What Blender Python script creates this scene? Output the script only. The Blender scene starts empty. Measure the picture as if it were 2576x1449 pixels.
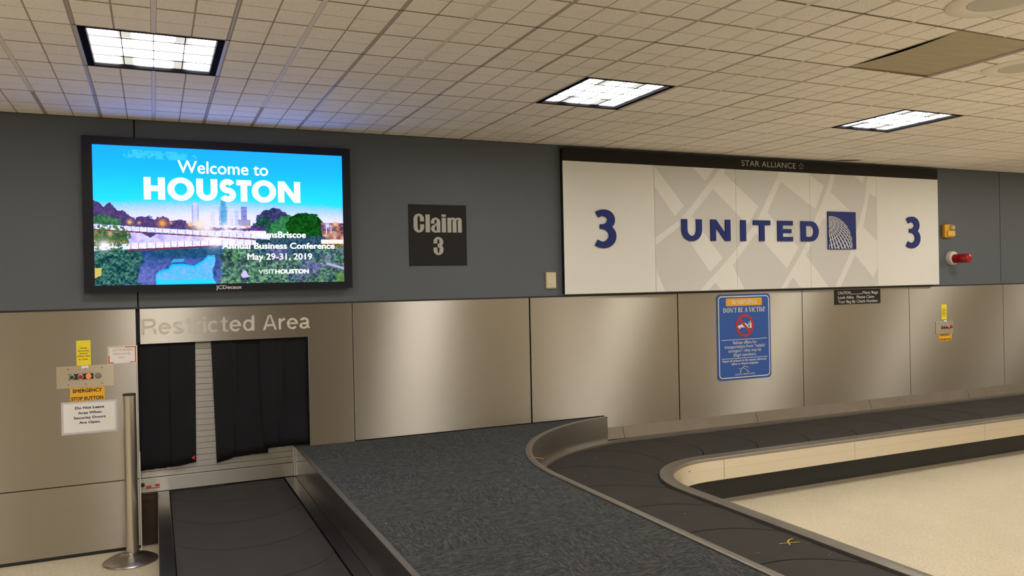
import bpy, math, random
import numpy as np
from mathutils import Vector, Matrix, geometry
rnd = random.Random(7)
C = bpy.context.scene.collection
sc = bpy.context.scene

# ------------------------------------------------------------------ camera, world, exposure, lights
F_PX = 1998.94
YAW, PITCH, ROLL = 0.423489, -0.0042587, -0.0204511
fw = Vector((math.sin(YAW)*math.cos(PITCH), math.cos(YAW)*math.cos(PITCH), math.sin(PITCH)))
rt = Vector((math.cos(YAW), -math.sin(YAW), 0.0)); up = rt.cross(fw)
r2 = math.cos(ROLL)*rt + math.sin(ROLL)*up; u2 = -math.sin(ROLL)*rt + math.cos(ROLL)*up
cd = bpy.data.cameras.new('camera'); cam = bpy.data.objects.new('camera', cd); C.objects.link(cam)
cam.matrix_world = Matrix(((r2.x, u2.x, -fw.x, 0.0), (r2.y, u2.y, -fw.y, -5.613), (r2.z, u2.z, -fw.z, 1.638), (0, 0, 0, 1)))
cd.sensor_width = 36.0; cd.lens = F_PX/2576*36.0; cd.clip_start = 0.05; cd.clip_end = 100
sc.camera = cam
sc.view_settings.view_transform = 'Standard'; sc.view_settings.look = 'None'
sc.view_settings.gamma = 1.0; sc.view_settings.use_curve_mapping = False
sc.view_settings.exposure = 0.0
w = bpy.data.worlds.new('world'); sc.world = w; w.use_nodes = True
w.node_tree.nodes['Background'].inputs[0].default_value = (1.0, 0.85, 0.65, 1)
w.node_tree.nodes['Background'].inputs[1].default_value = 0.02

LAMP_COL = (1.0, 0.94, 0.86)
LAMP_L = 26.0            # radiance of every troffer lens
CEIL = 2.741
GX0, GX = -0.28, 0.6025  # ceiling grid in x
GY = [0.0] + [-0.615 - 0.643*j for j in range(7)]
fixtures_in_view = [(0, 2), (4, 2), (8, 2)]
# unseen troffer-size lamps: front row continued, other rows placed for the steel's streaks
k_light = LAMP_L*math.pi*0.56*0.56
for (lx, ly) in [(-2.38, -1.58), (7.24, -1.58), (9.65, -1.58), (12.0, -1.58)] + \
        [(x, -4.36) for x in (-2.6, .3, 3.3, 5.5, 8.9, 12.0)] + [(x, -6.93) for x in (-2.5, .4, 4.15, 6.9, 11.1)] + [(x, -9.5) for x in (.5, 5.0, 8.4, 12.5)]:
    ld = bpy.data.lights.new('unseen_ceiling_lamp', 'AREA'); ld.shape = 'SQUARE'; ld.size = 0.56
    ld.energy = k_light*(0.85 if ly > -6 else 1.5); ld.color = LAMP_COL  # rear rows boosted to bounce more light onto the ceiling
    lo = bpy.data.objects.new('unseen_ceiling_lamp', ld); C.objects.link(lo); lo.location = (lx, ly, CEIL - 0.03)

# ------------------------------------------------------------------ helpers
WORLD = {}
class MB:
    def __init__(s): s.v = []; s.f = []
    def box(s, x0, x1, y0, y1, z0, z1):
        n = len(s.v)
        s.v += [(x0,y0,z0),(x1,y0,z0),(x1,y1,z0),(x0,y1,z0),(x0,y0,z1),(x1,y0,z1),(x1,y1,z1),(x0,y1,z1)]
        s.f += [tuple(n+i for i in q) for q in ((0,3,2,1),(4,5,6,7),(0,1,5,4),(1,2,6,5),(2,3,7,6),(3,0,4,7))]
        return s
    def quad(s, a, b, c, d):
        n = len(s.v); s.v += [a, b, c, d]; s.f.append((n, n+1, n+2, n+3)); return s
    def poly(s, pts):
        n = len(s.v); s.v += list(pts); s.f.append(tuple(range(n, n+len(pts)))); return s
    def prism(s, pts, y0, y1):            # outline in (x,z) seen from the front (-y), y0 front, y1 back
        if sum(a[0]*b[1]-b[0]*a[1] for a, b in zip(pts, pts[1:]+pts[:1])) < 0: pts = pts[::-1]
        n = len(s.v); m = len(pts)
        s.v += [(x, y0, z) for x, z in pts] + [(x, y1, z) for x, z in pts]
        s.f.append(tuple(range(n, n+m))); s.f.append(tuple(n+m+i for i in range(m-1, -1, -1)))
        for i in range(m):
            j = (i+1) % m; s.f.append((n+i, n+m+i, n+m+j, n+j))
        return s
    def hprism(s, pts, z0, z1):           # outline in (x,y), z0 bottom z1 top
        if sum(a[0]*b[1]-b[0]*a[1] for a, b in zip(pts, pts[1:]+pts[:1])) < 0: pts = pts[::-1]
        n = len(s.v); m = len(pts)
        s.v += [(x, y, z1) for x, y in pts] + [(x, y, z0) for x, y in pts]
        s.f.append(tuple(range(n, n+m))); s.f.append(tuple(n+m+i for i in range(m-1, -1, -1)))
        for i in range(m):
            j = (i+1) % m; s.f.append((n+i, n+m+i, n+m+j, n+j))
        return s
    def lathe(s, prof, c, axis='z', n=32): # prof [(r,h)], closed ends when r==0
        b = len(s.v)
        for r, h in prof:
            for i in range(n):
                a = 2*math.pi*i/n; p, q = r*math.cos(a), r*math.sin(a)
                s.v.append((c[0]+p, c[1]+q, c[2]+h) if axis == 'z' else (c[0]+p, c[1]-h, c[2]+q))
        for k in range(len(prof)-1):
            for i in range(n):
                j = (i+1) % n; s.f.append((b+k*n+i, b+k*n+j, b+(k+1)*n+j, b+(k+1)*n+i))
        s.f.append(tuple(b+(len(prof)-1)*n+i for i in range(n)))
        s.f.append(tuple(b+i for i in range(n-1, -1, -1)))
        return s
    def sweep(s, path, prof, closed=False):  # path: [(x,y,nx,ny)], prof: [(offset,z)] open or closed polyline
        b = len(s.v); m = len(prof)
        for x, y, nx, ny in path:
            for o, z in prof: s.v.append((x+nx*o, y+ny*o, z))
        for i in range(len(path)-1):
            for k in range(m if closed else m-1):
                k2 = (k+1) % m
                s.f.append((b+i*m+k, b+i*m+k2, b+(i+1)*m+k2, b+(i+1)*m+k))
        if closed:
            s.f.append(tuple(b+k for k in range(m))); s.f.append(tuple(b+(len(path)-1)*m+k for k in range(m-1, -1, -1)))
        return s

def wpos(p):
    return WORLD.get(p.name, Vector((0, 0, 0))) if p else Vector((0, 0, 0))
def obj(name, mb, mat, parent=None, smooth=False, bevel=0, label=None, origin=None):
    me = bpy.data.meshes.new(name)
    off = Vector(origin) if origin else wpos(parent)
    me.from_pydata([(v[0]-off.x, v[1]-off.y, v[2]-off.z) for v in mb.v], [], mb.f)
    me.materials.append(mat)
    o = bpy.data.objects.new(name, me); C.objects.link(o)
    if parent: o.parent = parent
    o.location = off - wpos(parent)
    WORLD[o.name] = off.copy()
    if smooth:
        me.polygons.foreach_set('use_smooth', [True]*len(me.polygons))
        try: me.set_sharp_from_angle(angle=math.radians(40))
        except Exception: pass
    if bevel:
        bm = o.modifiers.new('bevel', 'BEVEL'); bm.width = bevel; bm.segments = 2; bm.limit_method = 'ANGLE'
    if label: o['label'] = label
    return o
def empty(name, loc, label, cat, group=None):
    o = bpy.data.objects.new(name, None); C.objects.link(o); o.location = loc; o.empty_display_size = .1
    WORLD[o.name] = Vector(loc)
    return tag(o, label, cat, group)
def tag(o, label, cat, group=None):
    o['label'] = label; o['category'] = cat
    if group: o['group'] = group
    return o
def struct(o): o['kind'] = 'structure'; return o

# ------------------------------------------------------------------ materials
def lin(c):
    return tuple((x/255/12.92 if x/255 <= .04045 else ((x/255+.055)/1.055)**2.4) for x in c)
def mat(name, col, rough=.5, metal=0.0, var=0.0, vscale=6.0, bump=0.0, bscale=80.0, spec=.5, **k):
    m = bpy.data.materials.new(name); m.use_nodes = True; nt = m.node_tree; p = nt.nodes['Principled BSDF']
    p.inputs['Base Color'].default_value = (*col, 1); p.inputs['Roughness'].default_value = rough
    p.inputs['Metallic'].default_value = metal; p.inputs['Specular IOR Level'].default_value = spec
    for a, b in k.items(): p.inputs[a.replace('_', ' ')].default_value = b
    if var or bump:
        tc = nt.nodes.new('ShaderNodeTexCoord')
    if var:
        nz = nt.nodes.new('ShaderNodeTexNoise'); nz.inputs['Scale'].default_value = vscale; nz.inputs['Detail'].default_value = 5
        nt.links.new(tc.outputs['Object'], nz.inputs['Vector'])
        mx = nt.nodes.new('ShaderNodeMix'); mx.data_type = 'RGBA'
        mx.inputs[6].default_value = (*[c*(1-var) for c in col], 1); mx.inputs[7].default_value = (*[min(1, c*(1+var)) for c in col], 1)
        nt.links.new(nz.outputs['Fac'], mx.inputs[0]); nt.links.new(mx.outputs[2], p.inputs['Base Color'])
    if bump:
        n2 = nt.nodes.new('ShaderNodeTexNoise'); n2.inputs['Scale'].default_value = bscale
        nt.links.new(tc.outputs['Object'], n2.inputs['Vector'])
        b = nt.nodes.new('ShaderNodeBump'); b.inputs['Strength'].default_value = bump; b.inputs['Distance'].default_value = .002
        nt.links.new(n2.outputs['Fac'], b.inputs['Height']); nt.links.new(b.outputs['Normal'], p.inputs['Normal'])
    return m
def emis(name, col, s):
    m = bpy.data.materials.new(name); m.use_nodes = True; nt = m.node_tree; nt.nodes.clear()
    e = nt.nodes.new('ShaderNodeEmission'); o = nt.nodes.new('ShaderNodeOutputMaterial')
    e.inputs[0].default_value = (*col, 1); e.inputs[1].default_value = s; nt.links.new(e.outputs[0], o.inputs[0])
    return m
def steel(name, col, rough, grain=(1, 0, 0), aniso=.9, streak=True, metal=1.0):
    m = mat(name, col, rough, metal); nt = m.node_tree; p = nt.nodes['Principled BSDF']
    p.inputs['Anisotropic'].default_value = aniso
    cx = nt.nodes.new('ShaderNodeCombineXYZ')
    across = (0, 0, 1) if grain[0] or grain[1] else (1, 0, 0)   # the lobe is widest across the brushing
    for i in range(3): cx.inputs[i].default_value = across[i]
    nt.links.new(cx.outputs[0], p.inputs['Tangent'])
    tc = nt.nodes.new('ShaderNodeTexCoord'); mp = nt.nodes.new('ShaderNodeMapping')
    mp.inputs['Scale'].default_value = tuple(2.5 if g else 260 for g in grain)
    nz = nt.nodes.new('ShaderNodeTexNoise'); nz.inputs['Scale'].default_value = 1.0; nz.inputs['Detail'].default_value = 3
    nt.links.new(tc.outputs['Object'], mp.inputs[0]); nt.links.new(mp.outputs[0], nz.inputs['Vector'])
    mr = nt.nodes.new('ShaderNodeMapRange'); mr.inputs[3].default_value = rough-.05; mr.inputs[4].default_value = rough+.05
    nt.links.new(nz.outputs['Fac'], mr.inputs[0]); nt.links.new(mr.outputs[0], p.inputs['Roughness'])
    n3 = nt.nodes.new('ShaderNodeTexNoise'); n3.inputs['Scale'].default_value = 1.6; n3.inputs['Detail'].default_value = 4
    nt.links.new(tc.outputs['Object'], n3.inputs['Vector'])
    mx = nt.nodes.new('ShaderNodeMix'); mx.data_type = 'RGBA'
    mx.inputs[6].default_value = (*[c*.9 for c in col], 1); mx.inputs[7].default_value = (*[min(1, c*1.08) for c in col], 1)
    ad = nt.nodes.new('ShaderNodeMath'); ad.operation = 'MULTIPLY_ADD'; ad.inputs[1].default_value = .5
    nt.links.new(nz.outputs['Fac'], ad.inputs[0])
    m2 = nt.nodes.new('ShaderNodeMath'); m2.operation = 'MULTIPLY'; m2.inputs[1].default_value = .5
    nt.links.new(n3.outputs['Fac'], m2.inputs[0]); nt.links.new(m2.outputs[0], ad.inputs[2])
    nt.links.new(ad.outputs[0], mx.inputs[0]); nt.links.new(mx.outputs[2], p.inputs['Base Color'])
    bp = nt.nodes.new('ShaderNodeBump'); bp.inputs['Strength'].default_value = .12; bp.inputs['Distance'].default_value = .0006
    nt.links.new(nz.outputs['Fac'], bp.inputs['Height']); nt.links.new(bp.outputs[0], p.inputs['Normal'])
    return m

M_STEEL = steel('brushed_steel', (.455, .425, .375), .41, aniso=1.0)
M_STEELV = steel('brushed_steel_edge', (.58, .55, .50), .33)
M_STEELY = steel('brushed_steel_long', (.50, .47, .43), .34, grain=(0, 1, 0))
M_TRIM = mat('worn_steel_trim', (.27, .25, .22), .45, .9, var=.15, vscale=9)
M_TRIMD = mat('dark_scuffed_steel', (.36, .34, .31), .24, 1.0, var=.25, vscale=5)
M_BLUE = mat('blue_grey_paint', (.084, .098, .116), .55, var=.08, vscale=1.6, bump=.15, bscale=220)
M_BLACK = mat('matte_black', (.012, .012, .012), .6)
M_GAP = mat('joint_shadow_gap', (.015, .012, .012), .8)
M_BEZEL = mat('black_bezel', (.009, .009, .016), .4, spec=.2)
M_WHITE = mat('white_paint', (.75, .74, .70), .5)
M_CREAM = mat('cream_plastic', (.62, .55, .40), .45)
M_YEDGE = mat('yellowed_plastic', (.62, .47, .20), .5)
M_SLAT = steel('galvanised_slat', (.34, .325, .30), .42)
M_RUBBER = mat('black_rubber_strip', (.0075, .0078, .0105), .75, spec=.2, var=.5, vscale=3)
M_BELT = mat('belt_rubber', (.037, .034, .031), .75, spec=.22, var=.22, vscale=7, bump=.25, bscale=300)
M_BELTE = mat('belt_edge_dark', (.004, .004, .004), .8, spec=.1)
M_KICK = mat('black_kick_rubber', (.014, .014, .013), .5, var=.4, vscale=4)
M_BODY = mat('dark_brown_metal', (.035, .028, .022), .5, .3, var=.4, vscale=8)
M_SIGNW = mat('sign_white_laminate', (.72, .715, .685), .45)
M_SIGNG = mat('sign_grey_print', (.585, .58, .565), .45)
M_SIGNK = mat('sign_black_strip', (.017, .0145, .013), .6, spec=.15)
M_NAVY = mat('navy_letter', (.016, .030, .17), .5, spec=.2)
M_NAVYF = mat('navy_print', (.016, .030, .17), .5, spec=.2)
M_SBLUE = mat('sign_blue', (.015, .085, .36), .35)
M_ORANGE = mat('sign_orange', (.72, .36, .02), .45)
M_PWHITE = mat('print_white', (.72, .71, .66), .5)
M_RED = mat('print_red', (.42, .02, .03), .45)
M_YELL = mat('label_yellow', (.82, .68, .02), .5)
M_LORANGE = mat('label_orange', (.80, .42, .015), .5)
M_INK = mat('black_ink', (.02, .017, .015), .6)
M_INKB = mat('blue_black_ink', (.03, .03, .07), .6)
M_INKR = mat('faded_red_ink', (.50, .22, .15), .6)
M_PAPER = mat('white_paper', (.78, .77, .74), .6)
M_LAMI = mat('clear_laminate_edge', (.55, .53, .56), .35)
M_CLAIM = mat('charcoal_sign', (.020, .019, .020), .6, spec=.15, bump=.2)
M_CLAIMT = mat('grey_vinyl_letter', (.42, .40, .36), .5)
M_REST = mat('beige_vinyl_letter', (.56, .54, .47), .6, spec=.2)
M_PLY = mat('painted_board', (.46, .395, .265), .6, var=.25, vscale=4)
M_TEE = mat('ceiling_tee_paint', (.50, .475, .46), .45)

def tile_mat():
    m = mat('acoustic_tile', (.60, .56, .49), .9); nt = m.node_tree; p = nt.nodes['Principled BSDF']
    tc = nt.nodes.new('ShaderNodeTexCoord'); oi = nt.nodes.new('ShaderNodeObjectInfo')
    ad = nt.nodes.new('ShaderNodeVectorMath'); ad.operation = 'ADD'
    nt.links.new(tc.outputs['Object'], ad.inputs[0]); nt.links.new(oi.outputs['Location'], ad.inputs[1])
    vo = nt.nodes.new('ShaderNodeTexVoronoi'); vo.inputs['Scale'].default_value = 60
    nt.links.new(ad.outputs[0], vo.inputs['Vector'])
    nz = nt.nodes.new('ShaderNodeTexNoise'); nz.inputs['Scale'].default_value = 130; nz.inputs['Detail'].default_value = 3
    nt.links.new(ad.outputs[0], nz.inputs['Vector'])
    r1 = nt.nodes.new('ShaderNodeMapRange'); r1.inputs[1].default_value = .10; r1.inputs[2].default_value = .16
    nt.links.new(vo.outputs['Distance'], r1.inputs[0])
    r2_ = nt.nodes.new('ShaderNodeMapRange'); r2_.inputs[1].default_value = .25; r2_.inputs[2].default_value = .7; r2_.inputs[3].default_value = .92; r2_.inputs[4].default_value = 1.03
    nt.links.new(nz.outputs['Fac'], r2_.inputs[0])
    n2 = nt.nodes.new('ShaderNodeTexNoise'); n2.inputs['Scale'].default_value = 1.3
    nt.links.new(ad.outputs[0], n2.inputs['Vector'])
    r3 = nt.nodes.new('ShaderNodeMapRange'); r3.inputs[3].default_value = .93; r3.inputs[4].default_value = 1.06
    nt.links.new(n2.outputs['Fac'], r3.inputs[0])
    rr = nt.nodes.new('ShaderNodeMapRange'); rr.inputs[3].default_value = .96; rr.inputs[4].default_value = 1.04
    nt.links.new(oi.outputs['Random'], rr.inputs[0])
    mu = nt.nodes.new('ShaderNodeMath'); mu.operation = 'MULTIPLY'; nt.links.new(r2_.outputs[0], mu.inputs[0]); nt.links.new(r3.outputs[0], mu.inputs[1])
    mu2 = nt.nodes.new('ShaderNodeMath'); mu2.operation = 'MULTIPLY'; nt.links.new(mu.outputs[0], mu2.inputs[0]); nt.links.new(rr.outputs[0], mu2.inputs[1])
    mr = nt.nodes.new('ShaderNodeMapRange'); mr.inputs[3].default_value = .55; mr.inputs[4].default_value = 1.0
    nt.links.new(r1.outputs[0], mr.inputs[0])
    mu3 = nt.nodes.new('ShaderNodeMath'); mu3.operation = 'MULTIPLY'; nt.links.new(mu2.outputs[0], mu3.inputs[0]); nt.links.new(mr.outputs[0], mu3.inputs[1])
    vm = nt.nodes.new('ShaderNodeVectorMath'); vm.operation = 'SCALE'; vm.inputs[0].default_value = (.97, .91, .825)
    nt.links.new(mu3.outputs[0], vm.inputs['Scale']); nt.links.new(vm.outputs[0], p.inputs['Base Color'])
    return m
M_TILE = tile_mat()
M_TILEG = mat('tile_groove', (.42, .35, .25), .9)
M_TEED = mat('cross_tee_dark_brown', (.20, .155, .11), .9)  # dark brown joint lines running along x
M_TEEM = mat('mid_tee_paint', (.78, .72, .62), .6)

def floor_mat():
    m = mat('speckled_floor', (.72, .66, .52), .32); nt = m.node_tree; p = nt.nodes['Principled BSDF']
    tc = nt.nodes.new('ShaderNodeTexCoord')
    def speck(scale, lo, hi, stretch, seed):
        mp = nt.nodes.new('ShaderNodeMapping'); mp.inputs['Scale'].default_value = stretch; mp.inputs['Location'].default_value = (seed, seed, 0)
        mp.inputs['Rotation'].default_value = (0, 0, seed)
        nt.links.new(tc.outputs['Object'], mp.inputs[0])
        n = nt.nodes.new('ShaderNodeTexNoise'); n.inputs['Scale'].default_value = scale; n.inputs['Detail'].default_value = 2
        nt.links.new(mp.outputs[0], n.inputs['Vector'])
        r = nt.nodes.new('ShaderNodeMapRange'); r.inputs[1].default_value = lo; r.inputs[2].default_value = hi
        nt.links.new(n.outputs['Fac'], r.inputs[0]); return r.outputs[0]
    def mix(fac, a, b):
        x = nt.nodes.new('ShaderNodeMix'); x.data_type = 'RGBA'; nt.links.new(fac, x.inputs[0])
        if isinstance(a, tuple): x.inputs[6].default_value = (*a, 1)
        else: nt.links.new(a, x.inputs[6])
        x.inputs[7].default_value = (*b, 1); return x.outputs[2]
    c = mix(speck(3, .3, .7, (1, 1, 1), 2.2), (.665, .595, .44), (.62, .55, .40))
    c = mix(speck(55, .60, .70, (1, 1.6, 1), 4.1), c, (.86, .81, .69))
    c = mix(speck(50, .635, .68, (1, 2.2, 1), 1.3), c, (.44, .38, .31))
    c = mix(speck(75, .655, .70, (1, 2.0, 1), 7.7), c, (.17, .15, .16))
    nt.links.new(c, p.inputs['Base Color'])
    return m
M_FLOOR = floor_mat()

def carpet_mat(name, rot):
    m = mat(name, (.06, .065, .07), .95, spec=.15); nt = m.node_tree; p = nt.nodes['Principled BSDF']
    tc = nt.nodes.new('ShaderNodeTexCoord')
    mp = nt.nodes.new('ShaderNodeMapping'); mp.inputs['Scale'].default_value = (150, 30, 1) if rot == 0 else (30, 150, 1)
    nt.links.new(tc.outputs['Object'], mp.inputs[0])
    n = nt.nodes.new('ShaderNodeTexNoise'); n.inputs['Scale'].default_value = 1; n.inputs['Detail'].default_value = 4; n.inputs['Roughness'].default_value = .65
    nt.links.new(mp.outputs[0], n.inputs['Vector'])
    n2 = nt.nodes.new('ShaderNodeTexNoise'); n2.inputs['Scale'].default_value = 260; nt.links.new(tc.outputs['Object'], n2.inputs['Vector'])
    ad = nt.nodes.new('ShaderNodeMath'); ad.operation = 'MULTIPLY_ADD'; ad.inputs[1].default_value = .45
    m2 = nt.nodes.new('ShaderNodeMath'); m2.operation = 'MULTIPLY'; m2.inputs[1].default_value = .6
    nt.links.new(n2.outputs['Fac'], ad.inputs[0]); nt.links.new(n.outputs['Fac'], m2.inputs[0]); nt.links.new(m2.outputs[0], ad.inputs[2])
    cr = nt.nodes.new('ShaderNodeValToRGB'); e = cr.color_ramp.elements
    e[0].position = .40; e[0].color = (.014, .018, .026, 1); e[1].position = .68; e[1].color = (.125, .122, .105, 1)
    x = cr.color_ramp.elements.new(.51); x.color = (.038, .042, .045, 1)
    nt.links.new(ad.outputs[0], cr.inputs[0]); nt.links.new(cr.outputs[0], p.inputs['Base Color'])
    b = nt.nodes.new('ShaderNodeBump'); b.inputs['Strength'].default_value = .6; b.inputs['Distance'].default_value = .003
    nt.links.new(ad.outputs[0], b.inputs['Height']); nt.links.new(b.outputs[0], p.inputs['Normal'])
    return m
M_CARP = [carpet_mat('carpet_grain_across', 0.0), carpet_mat('carpet_grain_along', math.pi/2)]

# ------------------------------------------------------------------ lettering tools
_tc = {}
def text2d(s, bold=0.0, spacing=1.0):
    key = (s, bold, spacing)
    if key in _tc: return _tc[key]
    cu = bpy.data.curves.new('t', 'FONT'); cu.body = s; cu.size = 1; cu.offset = bold; cu.space_character = spacing
    cu.resolution_u = 5; cu.fill_mode = 'FRONT'
    o = bpy.data.objects.new('t', cu); me = o.to_mesh()
    v = [(p.co.x, p.co.y) for p in me.vertices]; f = [tuple(p.vertices) for p in me.polygons]
    o.to_mesh_clear(); bpy.data.objects.remove(o); bpy.data.curves.remove(cu)
    _tc[key] = (v, f); return v, f
_hv = text2d('H')[0]; CAP = max(y for x, y in _hv)
def text(s, x0, x1, zb, cap, y, m, parent, bold=0.0, spacing=1.0, name='lettering', mb=None, label=None):
    bold0 = bold; bold = 0.0
    v, f = text2d(s, 0.0, spacing)
    a, b = min(p[0] for p in v), max(p[0] for p in v)
    sx = (x1-x0)/(b-a); sz = cap/(CAP+2*bold)
    own = mb is None
    if own: mb = MB()
    dz = bold0*.8*sz; dx = bold0*sx
    offs = [(0, 0)] if not bold0 else [(-dx, 0), (dx, 0), (0, dz), (0, -dz), (0, 0)]
    if bold0: x0 += dx; sx *= max(.5, (x1-x0-dx)/((b-a)*sx)); sz *= cap/(cap+2*dz); zb += dz
    for io, (ex, ez) in enumerate(offs):
        n = len(mb.v); mb.v += [(x0+ex+(px-a)*sx, y-io*3e-5, zb+ez+pz*sz) for px, pz in v]; mb.f += [tuple(n+i for i in q) for q in f]
    return obj(name, mb, m, parent, label=label) if own else mb
def arc(cx, cz, rx, rz, a0, a1, n=24):
    return [(cx+rx*math.cos(math.radians(a0+(a1-a0)*i/n)), cz+rz*math.sin(math.radians(a0+(a1-a0)*i/n))) for i in range(n+1)]
def ring(outer, inner):  # two polylines with equal counts -> list of quads (each a 4 point outline)
    return [[outer[i], outer[i+1], inner[i+1], inner[i]] for i in range(len(outer)-1)]
def stroke(pts, wd):
    L, R = [], []
    for i, p in enumerate(pts):
        a = pts[max(0, i-1)]; b = pts[min(len(pts)-1, i+1)]
        dx, dz = b[0]-a[0], b[1]-a[1]; l = math.hypot(dx, dz) or 1; nx, nz = -dz/l, dx/l
        k = wd[i]/2 if isinstance(wd, (list, tuple)) else wd/2
        L.append((p[0]+nx*k, p[1]+nz*k)); R.append((p[0]-nx*k, p[1]-nz*k))
    return [[L[i], L[i+1], R[i+1], R[i]] for i in range(len(pts)-1)]
def rect(a, b, c, d): return [[(a, c), (b, c), (b, d), (a, d)]]
def g_U(x0, x1, z0, z1, w, h):
    m = (x0+x1)/2; r = (x1-x0)/2; zz = z0+r*.95
    return rect(x0, x0+w, zz, z1) + rect(x1-w, x1, zz, z1) + ring(arc(m, zz, r, zz-z0, 180, 360), arc(m, zz, r-w, zz-z0-h, 180, 360))
def g_N(x0, x1, z0, z1, w, h):
    return rect(x0, x0+w, z0, z1) + rect(x1-w, x1, z0, z1) + [[(x0, z1), (x0+w*1.05, z1), (x1, z0), (x1-w*1.05, z0)]]
def g_T(x0, x1, z0, z1, w, h):
    m = (x0+x1)/2; return rect(x0, x1, z1-h, z1) + rect(m-w/2, m+w/2, z0, z1-h)
def g_E(x0, x1, z0, z1, w, h):
    m = (z0+z1)/2; return rect(x0, x0+w, z0, z1) + rect(x0+w, x1, z0, z0+h) + rect(x0+w, x1, z1-h, z1) + rect(x0+w, x1-w*.3, m-h*.45, m+h*.45)
def g_H(x0, x1, z0, z1, w, h):
    m = (z0+z1)/2; return rect(x0, x0+w, z0, z1) + rect(x1-w, x1, z0, z1) + rect(x0+w, x1-w, m-h/2, m+h/2)
def g_O(x0, x1, z0, z1, w, h):
    a, b = (x0+x1)/2, (z0+z1)/2; return ring(arc(a, b, (x1-x0)/2, (z1-z0)/2, 0, 360, 48), arc(a, b, (x1-x0)/2-w, (z1-z0)/2-h, 0, 360, 48))
def g_D(x0, x1, z0, z1, w, h):
    r = (z1-z0)/2; b = (z0+z1)/2; xs = x1-r*1.0
    return rect(x0, x0+w, z0, z1) + rect(x0+w, xs, z0, z0+h) + rect(x0+w, xs, z1-h, z1) + ring(arc(xs, b, x1-xs, r, -90, 90), arc(xs, b, x1-xs-w, r-h, -90, 90))
def g_S(x0, x1, z0, z1, w, h):
    m = (x0+x1)/2; zc = (z0+z1)/2; rx = (x1-x0)/2-w/2; rt_ = (z1-zc)/2-h/4; 
    p = arc(m, z1-h/2-rt_, rx*.92, rt_, 25, 270, 20)[:-1]
    q = arc(m, z0+h/2+rt_, rx, rt_, 90, -155, 20)
    return stroke(p+q, (w+h)/2)
def g_3(x0, x1, z0, z1, w, h):   # humanist numeral three
    W, H = x1-x0, z1-z0
    zt = z0+H*.555; top = arc(x0+W*.44, (z1-h/2+zt)/2, W*.50-w/2+W*.01, (z1-h/2-zt)/2, 138, -90, 22)
    bot = arc(x0+W*.42, (z0+h/2+zt)/2, W*.58-w/2, (zt-z0-h/2)/2, 90, -132, 22)
    mid = rect(x0+W*.30, x0+W*.50, zt-h*.36, zt+h*.36)
    wt = [h*1.0 + (w-h)*max(0, math.cos(math.radians(138-228*i/22))) for i in range(23)]
    wb = [h*.74+(h*.26)*min(1, i/8) + (w-h)*max(0, math.cos(math.radians(90-222*i/22))) for i in range(23)]
    wt = [a*(1 if i < 17 else 1-.26*(i-17)/5) for i, a in enumerate(wt)]
    return stroke(top, wt) + mid + stroke(bot, wb)
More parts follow.
